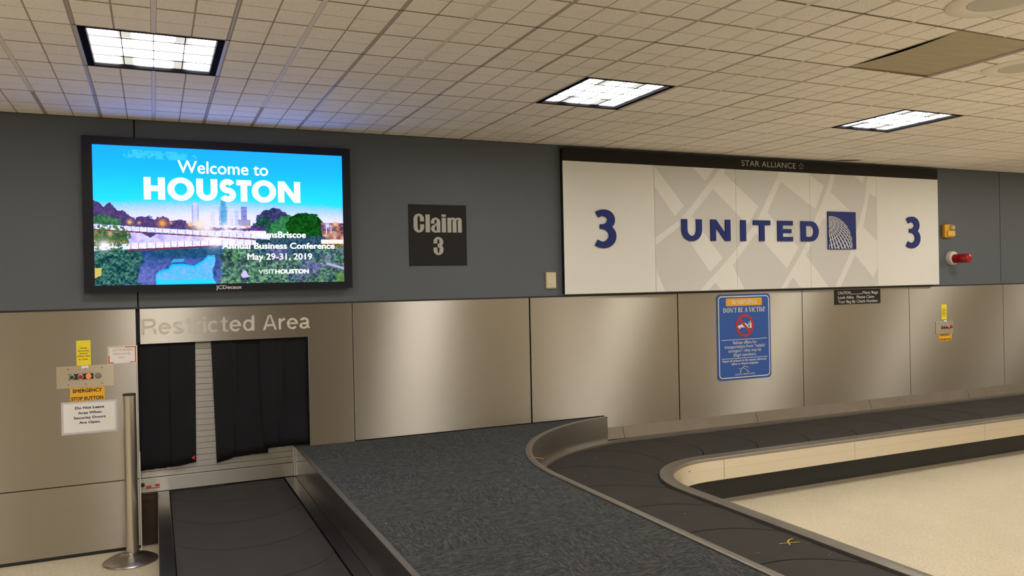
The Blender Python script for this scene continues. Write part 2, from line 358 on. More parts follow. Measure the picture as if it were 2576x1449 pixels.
def grot(ch, x, z, c, k, t):
    """grotesque letters drawn with the pen width t; c = cap height, k = width factor; returns (outlines, advance)"""
    X = .74*c; P = []; e = t*.9
    def bowl(x0, x1, z0, z1, a0=0, a1=360, n=28): return ring(arc((x0+x1)/2, (z0+z1)/2, (x1-x0)/2, (z1-z0)/2, a0, a1, n), arc((x0+x1)/2, (z0+z1)/2, (x1-x0)/2-t, (z1-z0)/2-e, a0, a1, n))
    if ch == 'R':
        w_ = .70*c*k; P = rect(x, x+t, z, z+c) + rect(x+t, x+w_*.60, z+c-e, z+c) + rect(x+t, x+w_*.60, z+.42*c, z+.42*c+e) + ring(arc(x+w_*.58, z+.71*c, w_*.40, .29*c, -90, 90, 14), arc(x+w_*.58, z+.71*c, w_*.40-t, .29*c-e, -90, 90, 14))
        P += rect(x+w_-t*1.05, x+w_-t*.02, z+.0*c, z+.26*c) + ring(arc(x+w_-.17*c*k-t*.02, z+.26*c, .17*c*k, .18*c, 0, 90, 8), arc(x+w_-.17*c*k-t*.02, z+.26*c, .17*c*k-t, .18*c-e*.9, 0, 90, 8))
    elif ch == 'A':
        w_ = .76*c*k; m = x+w_/2
        P = [[(x, z), (x+t*1.05, z), (m+t*.06, z+c), (m-t*.56, z+c)], [(x+w_, z), (x+w_-t*1.05, z), (m-t*.06, z+c), (m+t*.56, z+c)]] + rect(x+w_*.24, x+w_*.76, z+.25*c, z+.25*c+e*.95)
    elif ch == 'e':
        w_ = .60*c*k; P = bowl(x, x+w_, z-.012*c, z+X+.012*c, 0, 322) + rect(x+t*.8, x+w_-t*.05, z+X*.44, z+X*.44+e*.85)
        P += rect(x+w_-t, x+w_, z+X*.44, z+X*.5)
    elif ch == 'c': w_ = .57*c*k; P = bowl(x, x+w_, z-.012*c, z+X+.012*c, 42, 318)
    elif ch == 's':
        w_ = .54*c*k; P = stroke(arc(x+w_*.5, z+X*.76, w_*.5-t*.5, X*.25-e*.42, 22, 262, 16)[:-1] + arc(x+w_*.5, z+X*.25, w_*.52-t*.5, X*.26-e*.42, 88, -160, 18), t*.95)
    elif ch == 'i': w_ = t; P = rect(x, x+t, z, z+X) + rect(x, x+t, z+c-e, z+c)
    elif ch == 'r': w_ = .36*c*k; P = rect(x, x+t, z, z+X) + ring(arc(x+w_, z+X-.30*c, w_-t*.3, .30*c+.012*c, 90, 172, 10), arc(x+w_, z+X-.30*c, w_-t*1.3, .30*c-e, 90, 172, 10))
    elif ch == 't': w_ = .35*c*k; P = rect(x+w_*.28, x+w_*.28+t, z+.14*c, z+X+.20*c) + rect(x, x+w_, z+X-e*.85, z+X) + ring(arc(x+w_*.28+.17*c, z+.15*c, .17*c, .16*c, 180, 262, 8), arc(x+w_*.28+.17*c, z+.15*c, .17*c-t, .16*c-e, 180, 262, 8)) + rect(x+w_*.72, x+w_, z-.006*c, z+e*.9)
    elif ch == 'd': w_ = .60*c*k; P = bowl(x, x+w_*.98, z-.012*c, z+X+.012*c) + rect(x+w_-t, x+w_, z, z+c*1.0)
    elif ch == 'a':
        w_ = .57*c*k; b = x+w_*.90
        P = ring(arc((x+b)/2+.01*c, z+X*.72, (b-x)/2-.01*c, X*.28+.012*c, 0, 165, 14), arc((x+b)/2+.01*c, z+X*.72, (b-x)/2-.01*c-t, X*.28-e, 0, 165, 14)) + rect(b-t, b, z+.05*c, z+X*.72)
        P += bowl(x, b-t*.2, z-.012*c, z+X*.58, 20, 340) + [[(b-t, z+X*.42), (b-t, z+X*.60), (b-t*2.2, z+X*.56), (b-t*2.2, z+X*.42)]] + rect(b-t*.2, x+w_, z, z+e*.75)
    else: w_ = .26*c*k
    return P, w_+.085*c*k
def glyph_obj(polys, y0, y1, m, parent, name='letter', label=None):
    mb = MB()
    for i_p, p in enumerate(polys):
        if y1 is not None: mb.prism(p, y0-i_p*1.5e-6-(i_p % 2)*2e-5, y1); continue
        if y1 is None: mb.poly([(x, y0-i_p*1.2e-6, z) for x, z in (p if sum(a[0]*b[1]-b[0]*a[1] for a, b in zip(p, p[1:]+p[:1])) > 0 else p[::-1])])
        else: mb.prism(p, y0, y1)
    return obj(name, mb, m, parent, label=label)

# ------------------------------------------------------------------ SETTING: floor, walls
fl = struct(obj('floor', MB().box(-4.2, 15.2, -11.2, .3, -.12, 0), M_FLOOR))
M_ROOMF = mat('room_wall_far', (.55, .53, .47), .7)
M_ROOM = mat('room_wall_paint', (.66, .62, .54), .7, var=.05, vscale=2)
struct(obj('wall_left', MB().box(-4.3, -4.2, -11.2, .3, 0, 2.95), M_ROOM))
struct(obj('wall_right', MB().box(15.2, 15.3, -11.2, .3, 0, 2.95), M_ROOM))
struct(obj('wall_front', MB().box(-4.2, 15.2, -11.3, -11.2, 0, 2.95), M_ROOMF))

back = MB()                     # the dark backing behind the cladding, with the conveyor opening
back.box(-4.2, -.10, .02, .12, 0, 2.741); back.box(.985, 15.2, .02, .12, 0, 2.741); back.box(-.10, .985, .02, .12, 1.33, 2.741)
wall = struct(obj('wall_back', back, M_GAP))
# painted upper panels
for a, b in ((-4.19, -.098), (-.090, 4.064), (4.070, 8.282), (8.290, 12.4), (12.41, 15.2)):
    obj('painted_panel', MB().box(a, b, .002, .02, 1.541, 2.739), M_BLUE, wall, bevel=.0015)
# brushed steel cladding
ST = .0; SB = .018
def panel(pts, label=None): return obj('steel_panel', MB().prism(pts, ST, SB), M_STEEL, wall, bevel=.0012, label=label)
for a, b in ((-1.505, -.109), (-2.91, -1.511), (-4.19, -2.916)):
    panel([(a, .450), (b, .450), (b, 1.531), (a, 1.531)]); panel([(a, .022), (b, .022), (b, .444), (a, .444)])
header = panel([(-.086, 1.305), (.969, 1.305), (.969, .547), (1.280, .547), (1.280, 1.531), (-.086, 1.531)], 'steel panel cut around the conveyor opening')
panel([(1.285, .553), (2.672, .553), (2.672, 1.531), (1.285, 1.531)])
panel([(2.684, .553), (3.334, .553), (3.334, .448), (4.076, .448), (4.076, 1.531), (2.684, 1.531)], 'steel panel with a notched lower corner')
xs = [4.082, 5.478, 6.883, 8.312, 9.71, 11.11, 12.51, 13.91, 15.2]
for a, b in zip(xs, xs[1:]): panel([(a+.003, .448), (b-.003, .448), (b-.003, 1.531), (a+.003, 1.531)])
struct(obj('trim_1', MB().box(-4.19, 15.2, -.002, .019, 1.5315, 1.5405), M_BLACK))
struct(obj('baseboard_back', MB().box(-4.19, -.105, .006, .02, 0, .022), M_BLACK))
struct(obj('trim_2', MB().box(-.108, -.100, -.008, .06, 0, .62).box(-.108, -.104, -.004, .06, .62, 1.30), M_STEELV))
# Restricted Area lettering on the header panel
kx = 1.0
for _ in range(12):
    tot = sum(grot(c_, 0, 0, .103, kx, .0165)[1] for c_ in 'Restricted Area')-.085*.103*kx; kx *= (1.060/tot)
xx_ = -.076
for c_ in 'Restricted Area':
    P_, a_ = grot(c_, xx_, 1.363, .103, kx, .0165)
    if P_: glyph_obj(P_, -.0012, None, M_REST, header, label='flat beige vinyl letter '+c_)
    xx_ += a_

# ------------------------------------------------------------------ CEILING
ceil = MB()
gx_lo, gx_hi = GX0 - 4*GX, GX0 + 16*GX
ceil.box(-4.2, 15.2, -11.2, .3, 2.90, 2.95)
ceil.box(-4.2, gx_lo, -11.2, .02, CEIL, CEIL+.02); ceil.box(gx_hi, 15.2, -11.2, .02, CEIL, CEIL+.02); ceil.box(gx_lo, gx_hi, -11.2, GY[-1], CEIL, CEIL+.02)
ceiling = struct(obj('ceiling', ceil, M_TILE))
def tile_mesh():
    """one scored 2 ft board: sixteen pads, wide middle grooves, thin quarter grooves; local origin at its low corner"""
    TX, TY = GX, .643
    mb = MB(); gw, gt, e = .011, .0035, .010
    ex = [e, TX/4-gt, TX/4+gt, TX/2-gw, TX/2+gw, 3*TX/4-gt, 3*TX/4+gt, TX-e]
    ey = [.008, TY/4-.0045, TY/4+.0045, TY/2-.010, TY/2+.010, 3*TY/4-.0045, 3*TY/4+.0045, TY-.008]
    for i in range(0, 8, 2):
        for j in range(0, 8, 2):
            x0, x1, y0, y1 = ex[i], ex[i+1], ey[j], ey[j+1]; n = len(mb.v); b = .0012
            mb.v += [(x0+b, y0+b, 0), (x1-b, y0+b, 0), (x1-b, y1-b, 0), (x0+b, y1-b, 0), (x0, y0, .0018), (x1, y0, .0018), (x1, y1, .0018), (x0, y1, .0018)]
            mb.f += [tuple(n+k for k in q) for q in ((3, 2, 1, 0), (0, 1, 5, 4), (1, 2, 6, 5), (2, 3, 7, 6), (3, 0, 4, 7))]
    npad = len(mb.f)
    mb.box(.003, TX-.003, .0015, TY-.0015, .0018, .016)
    me = bpy.data.meshes.new('ceiling_tile'); me.from_pydata(mb.v, [], mb.f)
    me.materials.append(M_TILE); me.materials.append(M_TILEG)
    for i, p in enumerate(me.polygons): p.material_index = 0 if i < npad else 1
    return me
tm = tile_mesh()
SPEAK = {(7, 4), (5, 5)}; BOARD = {(6, 4)}
for k in range(-4, 16):
    for j in range(7):
        if (k, j) in fixtures_in_view or (k, j) in BOARD: continue
        if (k, j) == (4, 6): pass
        o = bpy.data.objects.new('ceiling_tile', tm); C.objects.link(o); o.parent = ceiling
        y1, y0 = GY[j], GY[j+1]
        o.location = (GX0+k*GX, y0, CEIL+rnd.uniform(-.0008, .0008)); o.scale = (1, (y1-y0)/.643, 1)
for k in range(-4, 17):
    x = GX0+k*GX
    obj('ceiling_tee', MB().box(x-.011, x+.011, GY[-1], 0, CEIL+.0022, CEIL+.017), M_TEE, ceiling)
    if k < 16:
        for (ya, yb) in ([(GY[-1], 0)] if k not in (0, 4, 8, 6) else [(GY[3], 0)[::1] and (GY[2], 0), (GY[-1], GY[3])] if k != 6 else [(GY[4], 0), (GY[-1], GY[5])]):
            obj('ceiling_tee', MB().box(x+GX/2-.0095, x+GX/2+.0095, ya, yb, CEIL+.0012, CEIL+.0017), M_TEEM, ceiling)
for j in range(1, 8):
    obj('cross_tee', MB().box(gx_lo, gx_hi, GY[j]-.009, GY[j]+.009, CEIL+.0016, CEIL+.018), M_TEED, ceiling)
obj('broken_corner', MB().poly([(5.80, -.05, CEIL-.0015), (5.87, -.10, CEIL-.0015), (6.02, -.16, CEIL-.0015), (6.10, -.15, CEIL-.0015), (5.98, -.08, CEIL-.0015)][::-1]), M_BODY, ceiling, label='dark chipped corner of a tile')
# brown board in place of one tile
bx0, bx1, by0, by1 = GX0+6*GX, GX0+7*GX, GY[5], GY[4]
bb = MB(); n = 8
for i in range(n+1):
    for j in range(n+1):
        u, v = i/n, j/n
        bb.v.append((bx0+.012+u*(bx1-bx0-.02), by0+.006+v*(by1-by0-.012), CEIL+.004-.012*math.sin(math.pi*v)*(1-u)**2+.004*u))
for i in range(n):
    for j in range(n):
        a = i*(n+1)+j; bb.f.append((a, a+1, a+n+2, a+n+1))
m = M_PLY; nt = m.node_tree
for nd in nt.nodes:
    if nd.type == 'TEX_NOISE':
        mp = nt.nodes.new('ShaderNodeMapping'); mp.inputs['Scale'].default_value = (1, 6, 1); mp.inputs['Rotation'].default_value = (0, 0, .5)
        tcn = [q for q in nt.nodes if q.type == 'TEX_COORD'][0]
        nt.links.new(tcn.outputs['Object'], mp.inputs[0]); nt.links.new(mp.outputs[0], nd.inputs['Vector'])
tag(obj('ceiling_board', bb, M_PLY, smooth=True), 'smooth brown painted board filling one ceiling grid square', 'board')

# recessed lights
M_LENS = emis('lamp_lens', LAMP_COL, LAMP_L)
def lens_bands():
    nt = M_LENS.node_tree; e = [n for n in nt.nodes if n.type == 'EMISSION'][0]
    tc = nt.nodes.new('ShaderNodeTexCoord'); sx = nt.nodes.new('ShaderNodeSeparateXYZ'); nt.links.new(tc.outputs['Object'], sx.inputs[0])
    def mth(op, a, b=None, c=None):
        n = nt.nodes.new('ShaderNodeMath'); n.operation = op
        for i, v in enumerate((a, b, c)):
            if v is None: continue
            if isinstance(v, (int, float)): n.inputs[i].default_value = v
            else: nt.links.new(v, n.inputs[i])
        return n.outputs[0]
    ax = mth('ABSOLUTE', mth('SUBTRACT', mth('ABSOLUTE', sx.outputs[0]), .115))      # dim strips put into the glow for the grey louver cells; no tubes
    ay = mth('ABSOLUTE', sx.outputs[1])
    def ramp(v, a, b):
        n = nt.nodes.new('ShaderNodeMapRange'); n.interpolation_type = 'SMOOTHSTEP'; n.inputs[1].default_value = a; n.inputs[2].default_value = b; nt.links.new(v, n.inputs[0]); return n.outputs[0]
    strip_ = mth('SUBTRACT', 1.0, ramp(ax, .022, .055)); ends = ramp(ay, .09, .16)
    dim = mth('MULTIPLY', strip_, ends)
    st = mth('MULTIPLY_ADD', dim, -(LAMP_L-.80), LAMP_L)
    nt.links.new(st, e.inputs[1])
lens_bands()
M_LOUV = mat('louver_metal', (.035, .035, .038), .7, spec=.1)
M_LFRAME = mat('troffer_black_frame', (.004, .004, .006), .9, spec=.05)
def troffer(k, j, label):
    x0, x1, y1, y0 = GX0+k*GX, GX0+(k+1)*GX, GY[j], GY[j+1]
    cx, cy = (x0+x1)/2, (y0+y1)/2
    root = empty('ceiling_light', (cx, cy, CEIL), label, 'ceiling light', 'recessed ceiling lights')
    a, b, c, d = x0+.012, x1-.012, y0+.008, y1-.008
    fr = MB(); t = .030
    fr.box(a, b, c, c+t*.6, CEIL+.001, CEIL+.012); fr.box(a, b, d-t*.6, d, CEIL+.001, CEIL+.012)
    fr.box(a, a+t, c, d, CEIL+.001, CEIL+.012); fr.box(b-t, b, c, d, CEIL+.001, CEIL+.012)
    obj('frame', fr, M_LFRAME, root)
    hs = MB()
    hs.box(a, a+.006, c, d, CEIL+.012, CEIL+.10); hs.box(b-.006, b, c, d, CEIL+.012, CEIL+.10)
    hs.box(a, b, c, c+.006, CEIL+.012, CEIL+.10); hs.box(a, b, d-.006, d, CEIL+.012, CEIL+.10); hs.box(a, b, c, d, CEIL+.10, CEIL+.104)
    obj('housing', hs, M_LFRAME, root)
    obj('lens', MB().box(a+t, b-t, c+.012, d-.012, CEIL+.019, CEIL+.027), M_LENS, root)
    e, f, g, h = a+t, b-t, c+.013, d-.013
    for q in range(5):
        xx = e+(f-e)*q/4; obj('louver_blade', MB().box(xx-.0021, xx+.0021, g, h, CEIL+.013, CEIL+.017), M_LOUV, root)
        yy = g+(h-g)*q/4; obj('louver_blade', MB().box(e, f, yy-.0021, yy+.0021, CEIL+.013, CEIL+.017), M_LOUV, root)
    return root
troffer(0, 2, 'bright recessed square ceiling light above the lit display screen')
troffer(4, 2, 'recessed square ceiling light with louver grid left of the white airline sign top')
troffer(8, 2, 'recessed square ceiling light with louver grid farthest right in the ceiling')
M_SPK = mat('painted_grille', (.60, .565, .49), .8); M_SPKR = mat('speaker_rim_paint', (.84, .78, .68), .7)
for (sx, sy, lb) in ((4.24, -2.875, 'round ceiling speaker grille at right, just beside the brown board'), (3.13, -3.50, 'round ceiling speaker grille at the top right edge, nearer the viewer')):
    rt_o = empty('ceiling_speaker', (sx, sy, CEIL), lb, 'speaker', 'round ceiling speakers')
    obj('rim', MB().lathe([(.190, 0), (.190, -.004), (.178, -.009), (.118, -.007), (.112, -.004), (.112, 0)], (sx, sy, CEIL), n=48), M_SPKR, rt_o, smooth=True)
    obj('grille', MB().lathe([(.110, 0), (.110, -.0045), (.06, -.007)], (sx, sy, CEIL), n=40), M_SPK, rt_o, smooth=True)

# ------------------------------------------------------------------ DISPLAY SCREEN
def noise2(w_, h_, f, seed):
    r = np.random.RandomState(seed); g = r.rand(int(f)+3, int(f*w_/h_)+3)
    y = np.linspace(0, f, h_); x = np.linspace(0, f*w_/h_, w_)
    yi, xi = y.astype(int), x.astype(int); fy, fx = (y-yi)[:, None], (x-xi)[None]
    fy = fy*fy*(3-2*fy); fx = fx*fx*(3-2*fx)
    a = g[yi][:, xi]; b = g[yi][:, xi+1]; c_ = g[yi+1][:, xi]; d = g[yi+1][:, xi+1]
    return (a*(1-fx)+b*fx)*(1-fy)+(c_*(1-fx)+d*fx)*fy
def fbm(w_, h_, f, seed, o=4):
    t = 0; a = 1; s = 0
    for i in range(o): t = t+a*noise2(w_, h_, f*2**i, seed+i); s += a; a *= .6
    return t/s
def in_poly(u, v, pts):
    r = np.zeros(u.shape, bool)
    for (x0, y0), (x1, y1) in zip(pts, pts[1:]+pts[:1]):
        if y0 == y1: continue
        c_ = ((y0 > v) != (y1 > v)) & (u < (x1-x0)*(v-y0)/(y1-y0)+x0); r ^= c_
    return r
def paint(W_, H_):
    v, u = np.mgrid[0:H_, 0:W_]; u = (u+.5)/W_; v = (v+.5)/H_
    n1 = fbm(W_, H_, 8, 1); n2 = fbm(W_, H_, 30, 11); n3 = fbm(W_, H_, 70, 21); n4 = noise2(W_, H_, 180, 31); n5 = fbm(W_, H_, 16, 41)
    img = np.zeros((H_, W_, 3)); K = np.array
    def ramp(t, st):
        t = np.clip(t, st[0][0], st[-1][0]); return np.stack([np.interp(t, [s_[0] for s_ in st], [s_[1][i] for s_ in st]) for i in range(3)], -1)
    img[:] = ramp(v+(n4-.5)*.03*(v > .34)+(abs(u-.48)-.35)*-.07*(v > .3), [(0, (32, 183, 255)), (.15, (30, 196, 255)), (.33, (38, 228, 255)), (.385, (44, 235, 255)), (.42, (150, 220, 250)), (.46, (200, 228, 255)), (.51, (240, 240, 255)), (.6, (250, 244, 252))])
    refl = in_poly(u, v, [(.10, .025), (.405, .03), (.40, .09), (.115, .085)]); img[refl] += (K([30, 22, 0])*(n2[refl] > .5)[:, None])
    def put(mask, col, a=1.0):
        al = (mask.astype(float)*a)[..., None] if mask.dtype == bool else np.clip(mask, 0, 1)[..., None]*a
        img[:] = img*(1-al)+(col if isinstance(col, np.ndarray) and col.ndim == 3 else K(col, float))*al
    def mixc(a, b, t): t = np.clip(t, 0, 1)[..., None]; return K(a, float)*(1-t)+K(b, float)*t
    # far trees, left
    top = np.interp(u, [0, .03, .06, .085, .11, .15, .19, .22, .25, .28, .32, .37, .45, 1], [.40, .43, .41, .46, .475, .515, .50, .52, .50, .53, .525, .56, .58, .585])
    put((v > top+(n2-.5)*.05) & (v < .66), mixc((58, 48, 88), (110, 85, 130), n3*1.4-.2))
    # skyline
    for (a, b, t, c1, c2) in ((.365, .393, .415, (150, 160, 215), (205, 215, 250)), (.372, .386, .395, (190, 205, 250), (230, 235, 255)), (.438, .456, .445, (200, 215, 255), (240, 240, 255)),
                              (.474, .508, .42, (120, 140, 200), (225, 235, 255)), (.48, .502, .378, (60, 150, 190), (120, 200, 220)), (.515, .532, .43, (205, 215, 255), (245, 240, 255)), (.536, .553, .45, (170, 185, 240), (235, 235, 255)),
                              (.562, .586, .42, (95, 100, 165), (170, 180, 230)), (.643, .66, .44, (190, 200, 250), (235, 240, 255)), (.55, .60, .52, (120, 150, 190), (190, 170, 190))):
        mk = (u > a) & (u < b) & (v > t) & (v < .565)
        st = ((v*220).astype(int) % 2 == 0) & (((u*400).astype(int)) % 3 > 0)
        put(mk, mixc(c1, c2, n4*.7+st*.5))
    # right trees
    def blob(cu, cv, ru, rv, a, b, nn, rough=.35):
        d = ((u-cu)/ru)**2+((v-cv)/rv)**2; mk = (d+(n2-.5)*rough*2 < 1); put(mk, mixc(a, b, nn*2-.6))
    blob(.70, .56, .085, .13, (40, 45, 75), (95, 90, 140), n3); blob(.655, .60, .045, .10, (20, 60, 45), (60, 120, 90), n3)
    blob(.765, .60, .085, .115, (35, 110, 60), (80, 160, 90), n3); blob(.835, .575, .085, .115, (8, 55, 12), (30, 110, 30), n3)
    blob(.03, .56, .07, .06, (40, 90, 60), (90, 150, 90), n3)
    put((v > .565+(n2-.5)*.02) & (u > .60) & (u < .66), mixc((50, 40, 90), (120, 80, 140), n3*1.6-.3))
    put((v > .56) & (u > .905), mixc((120, 70, 60), (240, 190, 150), n2*2-.6)); put((v > .535) & (v < .60) & (u > .90), mixc((70, 60, 90), (250, 150, 90), n3*2-.7))
    # ground behind / below the bridges
    put((v > .60+(n2-.5)*.02) & (u < .66), mixc((175, 165, 225), (250, 240, 255), n5*2-.4+(u-.2)))
    put((v > .60) & (u < .12), mixc((50, 80, 60), (235, 190, 120), n2*2-.5))
    bank = mixc((12, 52, 62), (60, 130, 110), n3*1.8-.4)
    put((v > .72+(n5-.5)*.04) & (u < .30), bank)
    uj = u+(n2-.5)*.10+(n5-.5)*.10
    put((v > .735-u*.04+(n2-.5)*.02) & (uj >= .16) & (u < .62), mixc((24, 70, 112), (96, 112, 176), n2*1.8-.4))
    put((v > .72+(n2-.5)*.03) & (uj < .15) , mixc((14, 58, 56), (100, 160, 130), n3*2.2-.7))
    put((v > .74) & (v < .80+(n2-.5)*.08) & (uj > .20) & (uj < .50), mixc((18, 62, 84), (50, 110, 130), n3*1.6-.3), .8)
    put((v > .86+(n5-.5)*.1) & (uj > .17) & (uj < .25), mixc((80, 90, 160), (150, 150, 210), n3*1.6-.3), .7)
    fol = mixc((36, 62, 70), (130, 175, 120), n3*2.2-.65); fol = fol*(.55+.9*n2[..., None])
    put((u > .49-.1*(v-.72)+(n2-.5)*.06) & (v > .70+(n5-.5)*.03), fol)
    put((uj > .60) & (v > .64+(n2-.5)*.05) & (v < .80+(n5-.5)*.14) & (uj < .90), mixc((22, 52, 58), (78, 112, 130), n3*2-.5))
    put((n5+n2*.6 > .92) & (uj > .50) & (v > .74), mixc((30, 84, 50), (120, 190, 120), n3*2-.5), .75)
    pr = np.clip((n1-.5)*5, 0, 1)*(u > .62)*(v > .72); put(pr*.7, mixc((70, 66, 120), (150, 140, 190), n3*2-.5))
    # bridges
    b1 = .563+.105*u+.0*u; t1 = .034
    put((v > b1) & (v < b1+t1) & (u < .68), mixc((190, 205, 250), (255, 255, 255), n4*1.5)); put((v > b1+t1) & (v < b1+t1+.010) & (u < .62), (130, 60, 60))
    b2 = np.where(u < .5, .708-.075*u, .6705+.02*(u-.5)); t2 = .045*(1-.3*u)
    put((v > b2) & (v < b2+t2) & (u < .62), mixc((235, 215, 230), (255, 255, 255), n4*1.6)); put((v > b2+t2) & (v < b2+t2+.014) & (u > .12) & (u < .46), (120, 60, 70))
    for i in range(22):
        ux = .02+i*.029; put((abs(u-ux) < .0016) & (v > b1) & (v < b1+t1), (150, 130, 170), .7)
        if ux > .11: put((abs(u-ux-.004*np.sin(i)) < .0016) & (v > b2) & (v < b2+t2), (150, 110, 150), .7)
    put(in_poly(u, v, [(.175, .625), (.235, .625), (.205, .66)]), (70, 70, 120))
    put((v > .665) & (v < .70) & (u > .90), mixc((255, 235, 140), (255, 255, 255), n4*2-.3)); put((v > .70) & (v < .72) & (u > .9), mixc((60, 50, 30), (230, 190, 60), n3*2-.5))
    lf = ((u-.05)/.085)**2+((v-.66)/.10)**2; put((lf < 1) & (n3 > .50), mixc((30, 80, 40), (120, 150, 60), n2))
    # river
    rv = [(.222, .925), (.235, .90), (.27, .885), (.29, .85), (.33, .85), (.37, .862), (.40, .83), (.425, .79), (.455, .785), (.452, .85), (.443, .90), (.445, .95), (.462, 1.01), (.222, 1.01)]
    inn = in_poly(u+(n2-.5)*.012, v+(n3-.5)*.012, rv); put(inn, mixc((70, 200, 250), (140, 190, 235), n3*2.4-.7)); put(inn & (v > .965+(n2-.5)*.04), (44, 225, 255))
    edge = inn & ~in_poly(u+(n2-.5)*.012+.006, v+.004+(n3-.5)*.012, [(a+.008, b+.018) for a, b in rv]); put(edge, (30, 200, 255))
    put(in_poly(u+(n2-.5)*.02, v, [(.29, .815), (.335, .812), (.33, .835), (.28, .84)]), (70, 170, 220))
    put(in_poly(u, v, [(.922, .845), (1, .885), (1, .905), (.922, .865)]), (190, 175, 215))
    put(in_poly(u+(n2-.5)*.01, v, [(0, .875), (.025, .875), (.022, .93), (0, .95)]), (215, 200, 90))
    put(in_poly(u+(n2-.5)*.012, v, [(.555, .93), (.575, .90), (.585, .94), (.60, .95), (.56, .96)]), (215, 205, 240))
    put((u > .965) & (v > .93), (110, 160, 60), .6)
    # lamps
    for (a, b, r_, c_) in ((.13, .548, .010, (255, 190, 110)), (.165, .552, .006, (255, 180, 90)), (.252, .553, .016, (255, 170, 80)), (.285, .549, .006, (255, 170, 80)), (.36, .56, .010, (255, 190, 100)), (.395, .562, .028, (255, 235, 190)), (.425, .575, .03, (255, 240, 225)),
                           (.50, .575, .02, (255, 245, 245)), (.55, .578, .012, (255, 240, 220)), (.585, .57, .008, (255, 170, 100)), (.455, .68, .028, (255, 255, 240)), (.035, .715, .022, (255, 250, 235)), (.965, .545, .012, (255, 190, 120)), (.93, .555, .012, (235, 220, 255)), (.52, .69, .018, (255, 250, 255))):
        d = ((u-a)**2+((v-b)*.5625)**2)**.5; put(np.clip(1.3-d/(r_*1.0), 0, 1)**1.5, c_); put(np.clip(.45-d/(r_*5), 0, 1), c_)
    for a in (.925, .945): put((abs(u-a) < .0015) & (v > .55) & (v < .62), (245, 235, 250))
    return np.clip(img, 0, 255)
SX0, SX1, SZ0, SZ1, SY = -.331, 1.215, 1.684, 2.560, -.068
scr = empty('display_screen', (.44, .0, 2.12), 'large black framed screen showing a blue city skyline welcome picture', 'screen')
bz = MB(); a, b, c, d = -.389, 1.271, 1.639, 2.613
bz.box(a, b, -.062, -.004, c, d)
obj('case', bz, M_BEZEL, scr, bevel=.004)
fr = MB(); yy0, yy1 = -.076, -.062
fr.box(a, SX0, yy0, yy1, c, d); fr.box(SX1, b, yy0, yy1, c, d); fr.box(SX0, SX1, yy0, yy1, SZ1, d); fr.box(SX0, SX1, yy0, yy1, c, SZ0)
bez = obj('bezel', fr, M_BEZEL, scr)
text('JCDecaux', .371, .532, 1.648, .024, yy0-.0008, M_PWHITE, bez, bold=.02)
obj('wall_bracket', MB().box(.1, .8, -.004, .0015, 1.75, 2.5), M_BLACK, scr)
def make_panel():
    W_, H_ = 640, 362
    img = paint(W_, H_)[::-1]
    c_ = img/255.0; L_ = np.where(c_ <= .04045, c_/12.92, ((c_+.055)/1.055)**2.4)
    L_[..., 2] *= np.where(c_[..., 2] > .95, 2.8, 1.25)   # a lit panel is brighter in blue than film can hold
    xs_ = np.linspace(SX0, SX1, W_+1); zs_ = np.linspace(SZ0, SZ1, H_+1)
    X, Z = np.meshgrid(xs_, zs_); o3 = WORLD[scr.name]
    V = np.stack([X-o3.x, np.full_like(X, SY-o3.y), Z-o3.z], -1).reshape(-1, 3)
    i, j = np.meshgrid(np.arange(W_), np.arange(H_)); q = (j*(W_+1)+i).ravel()
    Fc = np.stack([q, q+1, q+W_+2, q+W_+1], -1)
    me = bpy.data.meshes.new('lit_panel'); me.from_pydata(V.tolist(), [], Fc.tolist())
    ca = me.color_attributes.new('picture', 'FLOAT_COLOR', 'CORNER')
    col = np.concatenate([L_.reshape(-1, 3), np.ones((W_*H_, 1))], 1).repeat(4, axis=0).astype(np.float32)
    ca.data.foreach_set('color', col.ravel())
    m = bpy.data.materials.new('lit_picture'); m.use_nodes = True; nt = m.node_tree; nt.nodes.clear()
    at = nt.nodes.new('ShaderNodeAttribute'); at.attribute_name = 'picture'
    e = nt.nodes.new('ShaderNodeEmission'); o_ = nt.nodes.new('ShaderNodeOutputMaterial'); e.inputs[1].default_value = 1.0
    nt.links.new(at.outputs['Color'], e.inputs[0]); nt.links.new(e.outputs[0], o_.inputs[0]); me.materials.append(m)
    o = bpy.data.objects.new('lit_panel', me); C.objects.link(o); o.parent = scr; return o
lit = make_panel(); WORLD[lit.name] = WORLD[scr.name].copy()
M_GLOW = emis('lit_white_text', (1, 1, 1), 1.7)
ty = SY-.0015
text('Welcome to', .156, .717, 2.402, .080, ty, M_GLOW, lit, bold=.012, spacing=1.0)
Hb, Ht = 2.226, 2.368; ww, hh = .041, .035
for g, x0, x1 in ((g_H, -.045, .079), (g_O, .093, .252), (g_U, .265, .394), (g_S, .405, .509), (g_T, .512, .607), (g_O, .609, .766), (g_N, .779, .926)):
    z0, z1 = (Hb-.004, Ht+.004) if g in (g_O, g_S) else (Hb, Ht)
    glyph_obj(g(x0, x1, z0, z1, ww if g is not g_S else .038, hh if g is not g_S else .036), ty, None, M_GLOW, lit)
text('HelmsBriscoe', .612, .958, 1.9865, .043, ty, M_GLOW, lit, bold=.03)
text('Annual Business Conference', .414, 1.153, 1.912, .041, ty, M_GLOW, lit, bold=.03)
text('May 29-31, 2019', .572, .997, 1.839, .042, ty, M_GLOW, lit, bold=.018)
text('VISIT', .642, .745, 1.745, .028, ty, M_GLOW, lit)
text('HOUSTON', .749, .973, 1.744, .029, ty, M_GLOW, lit, bold=.05)

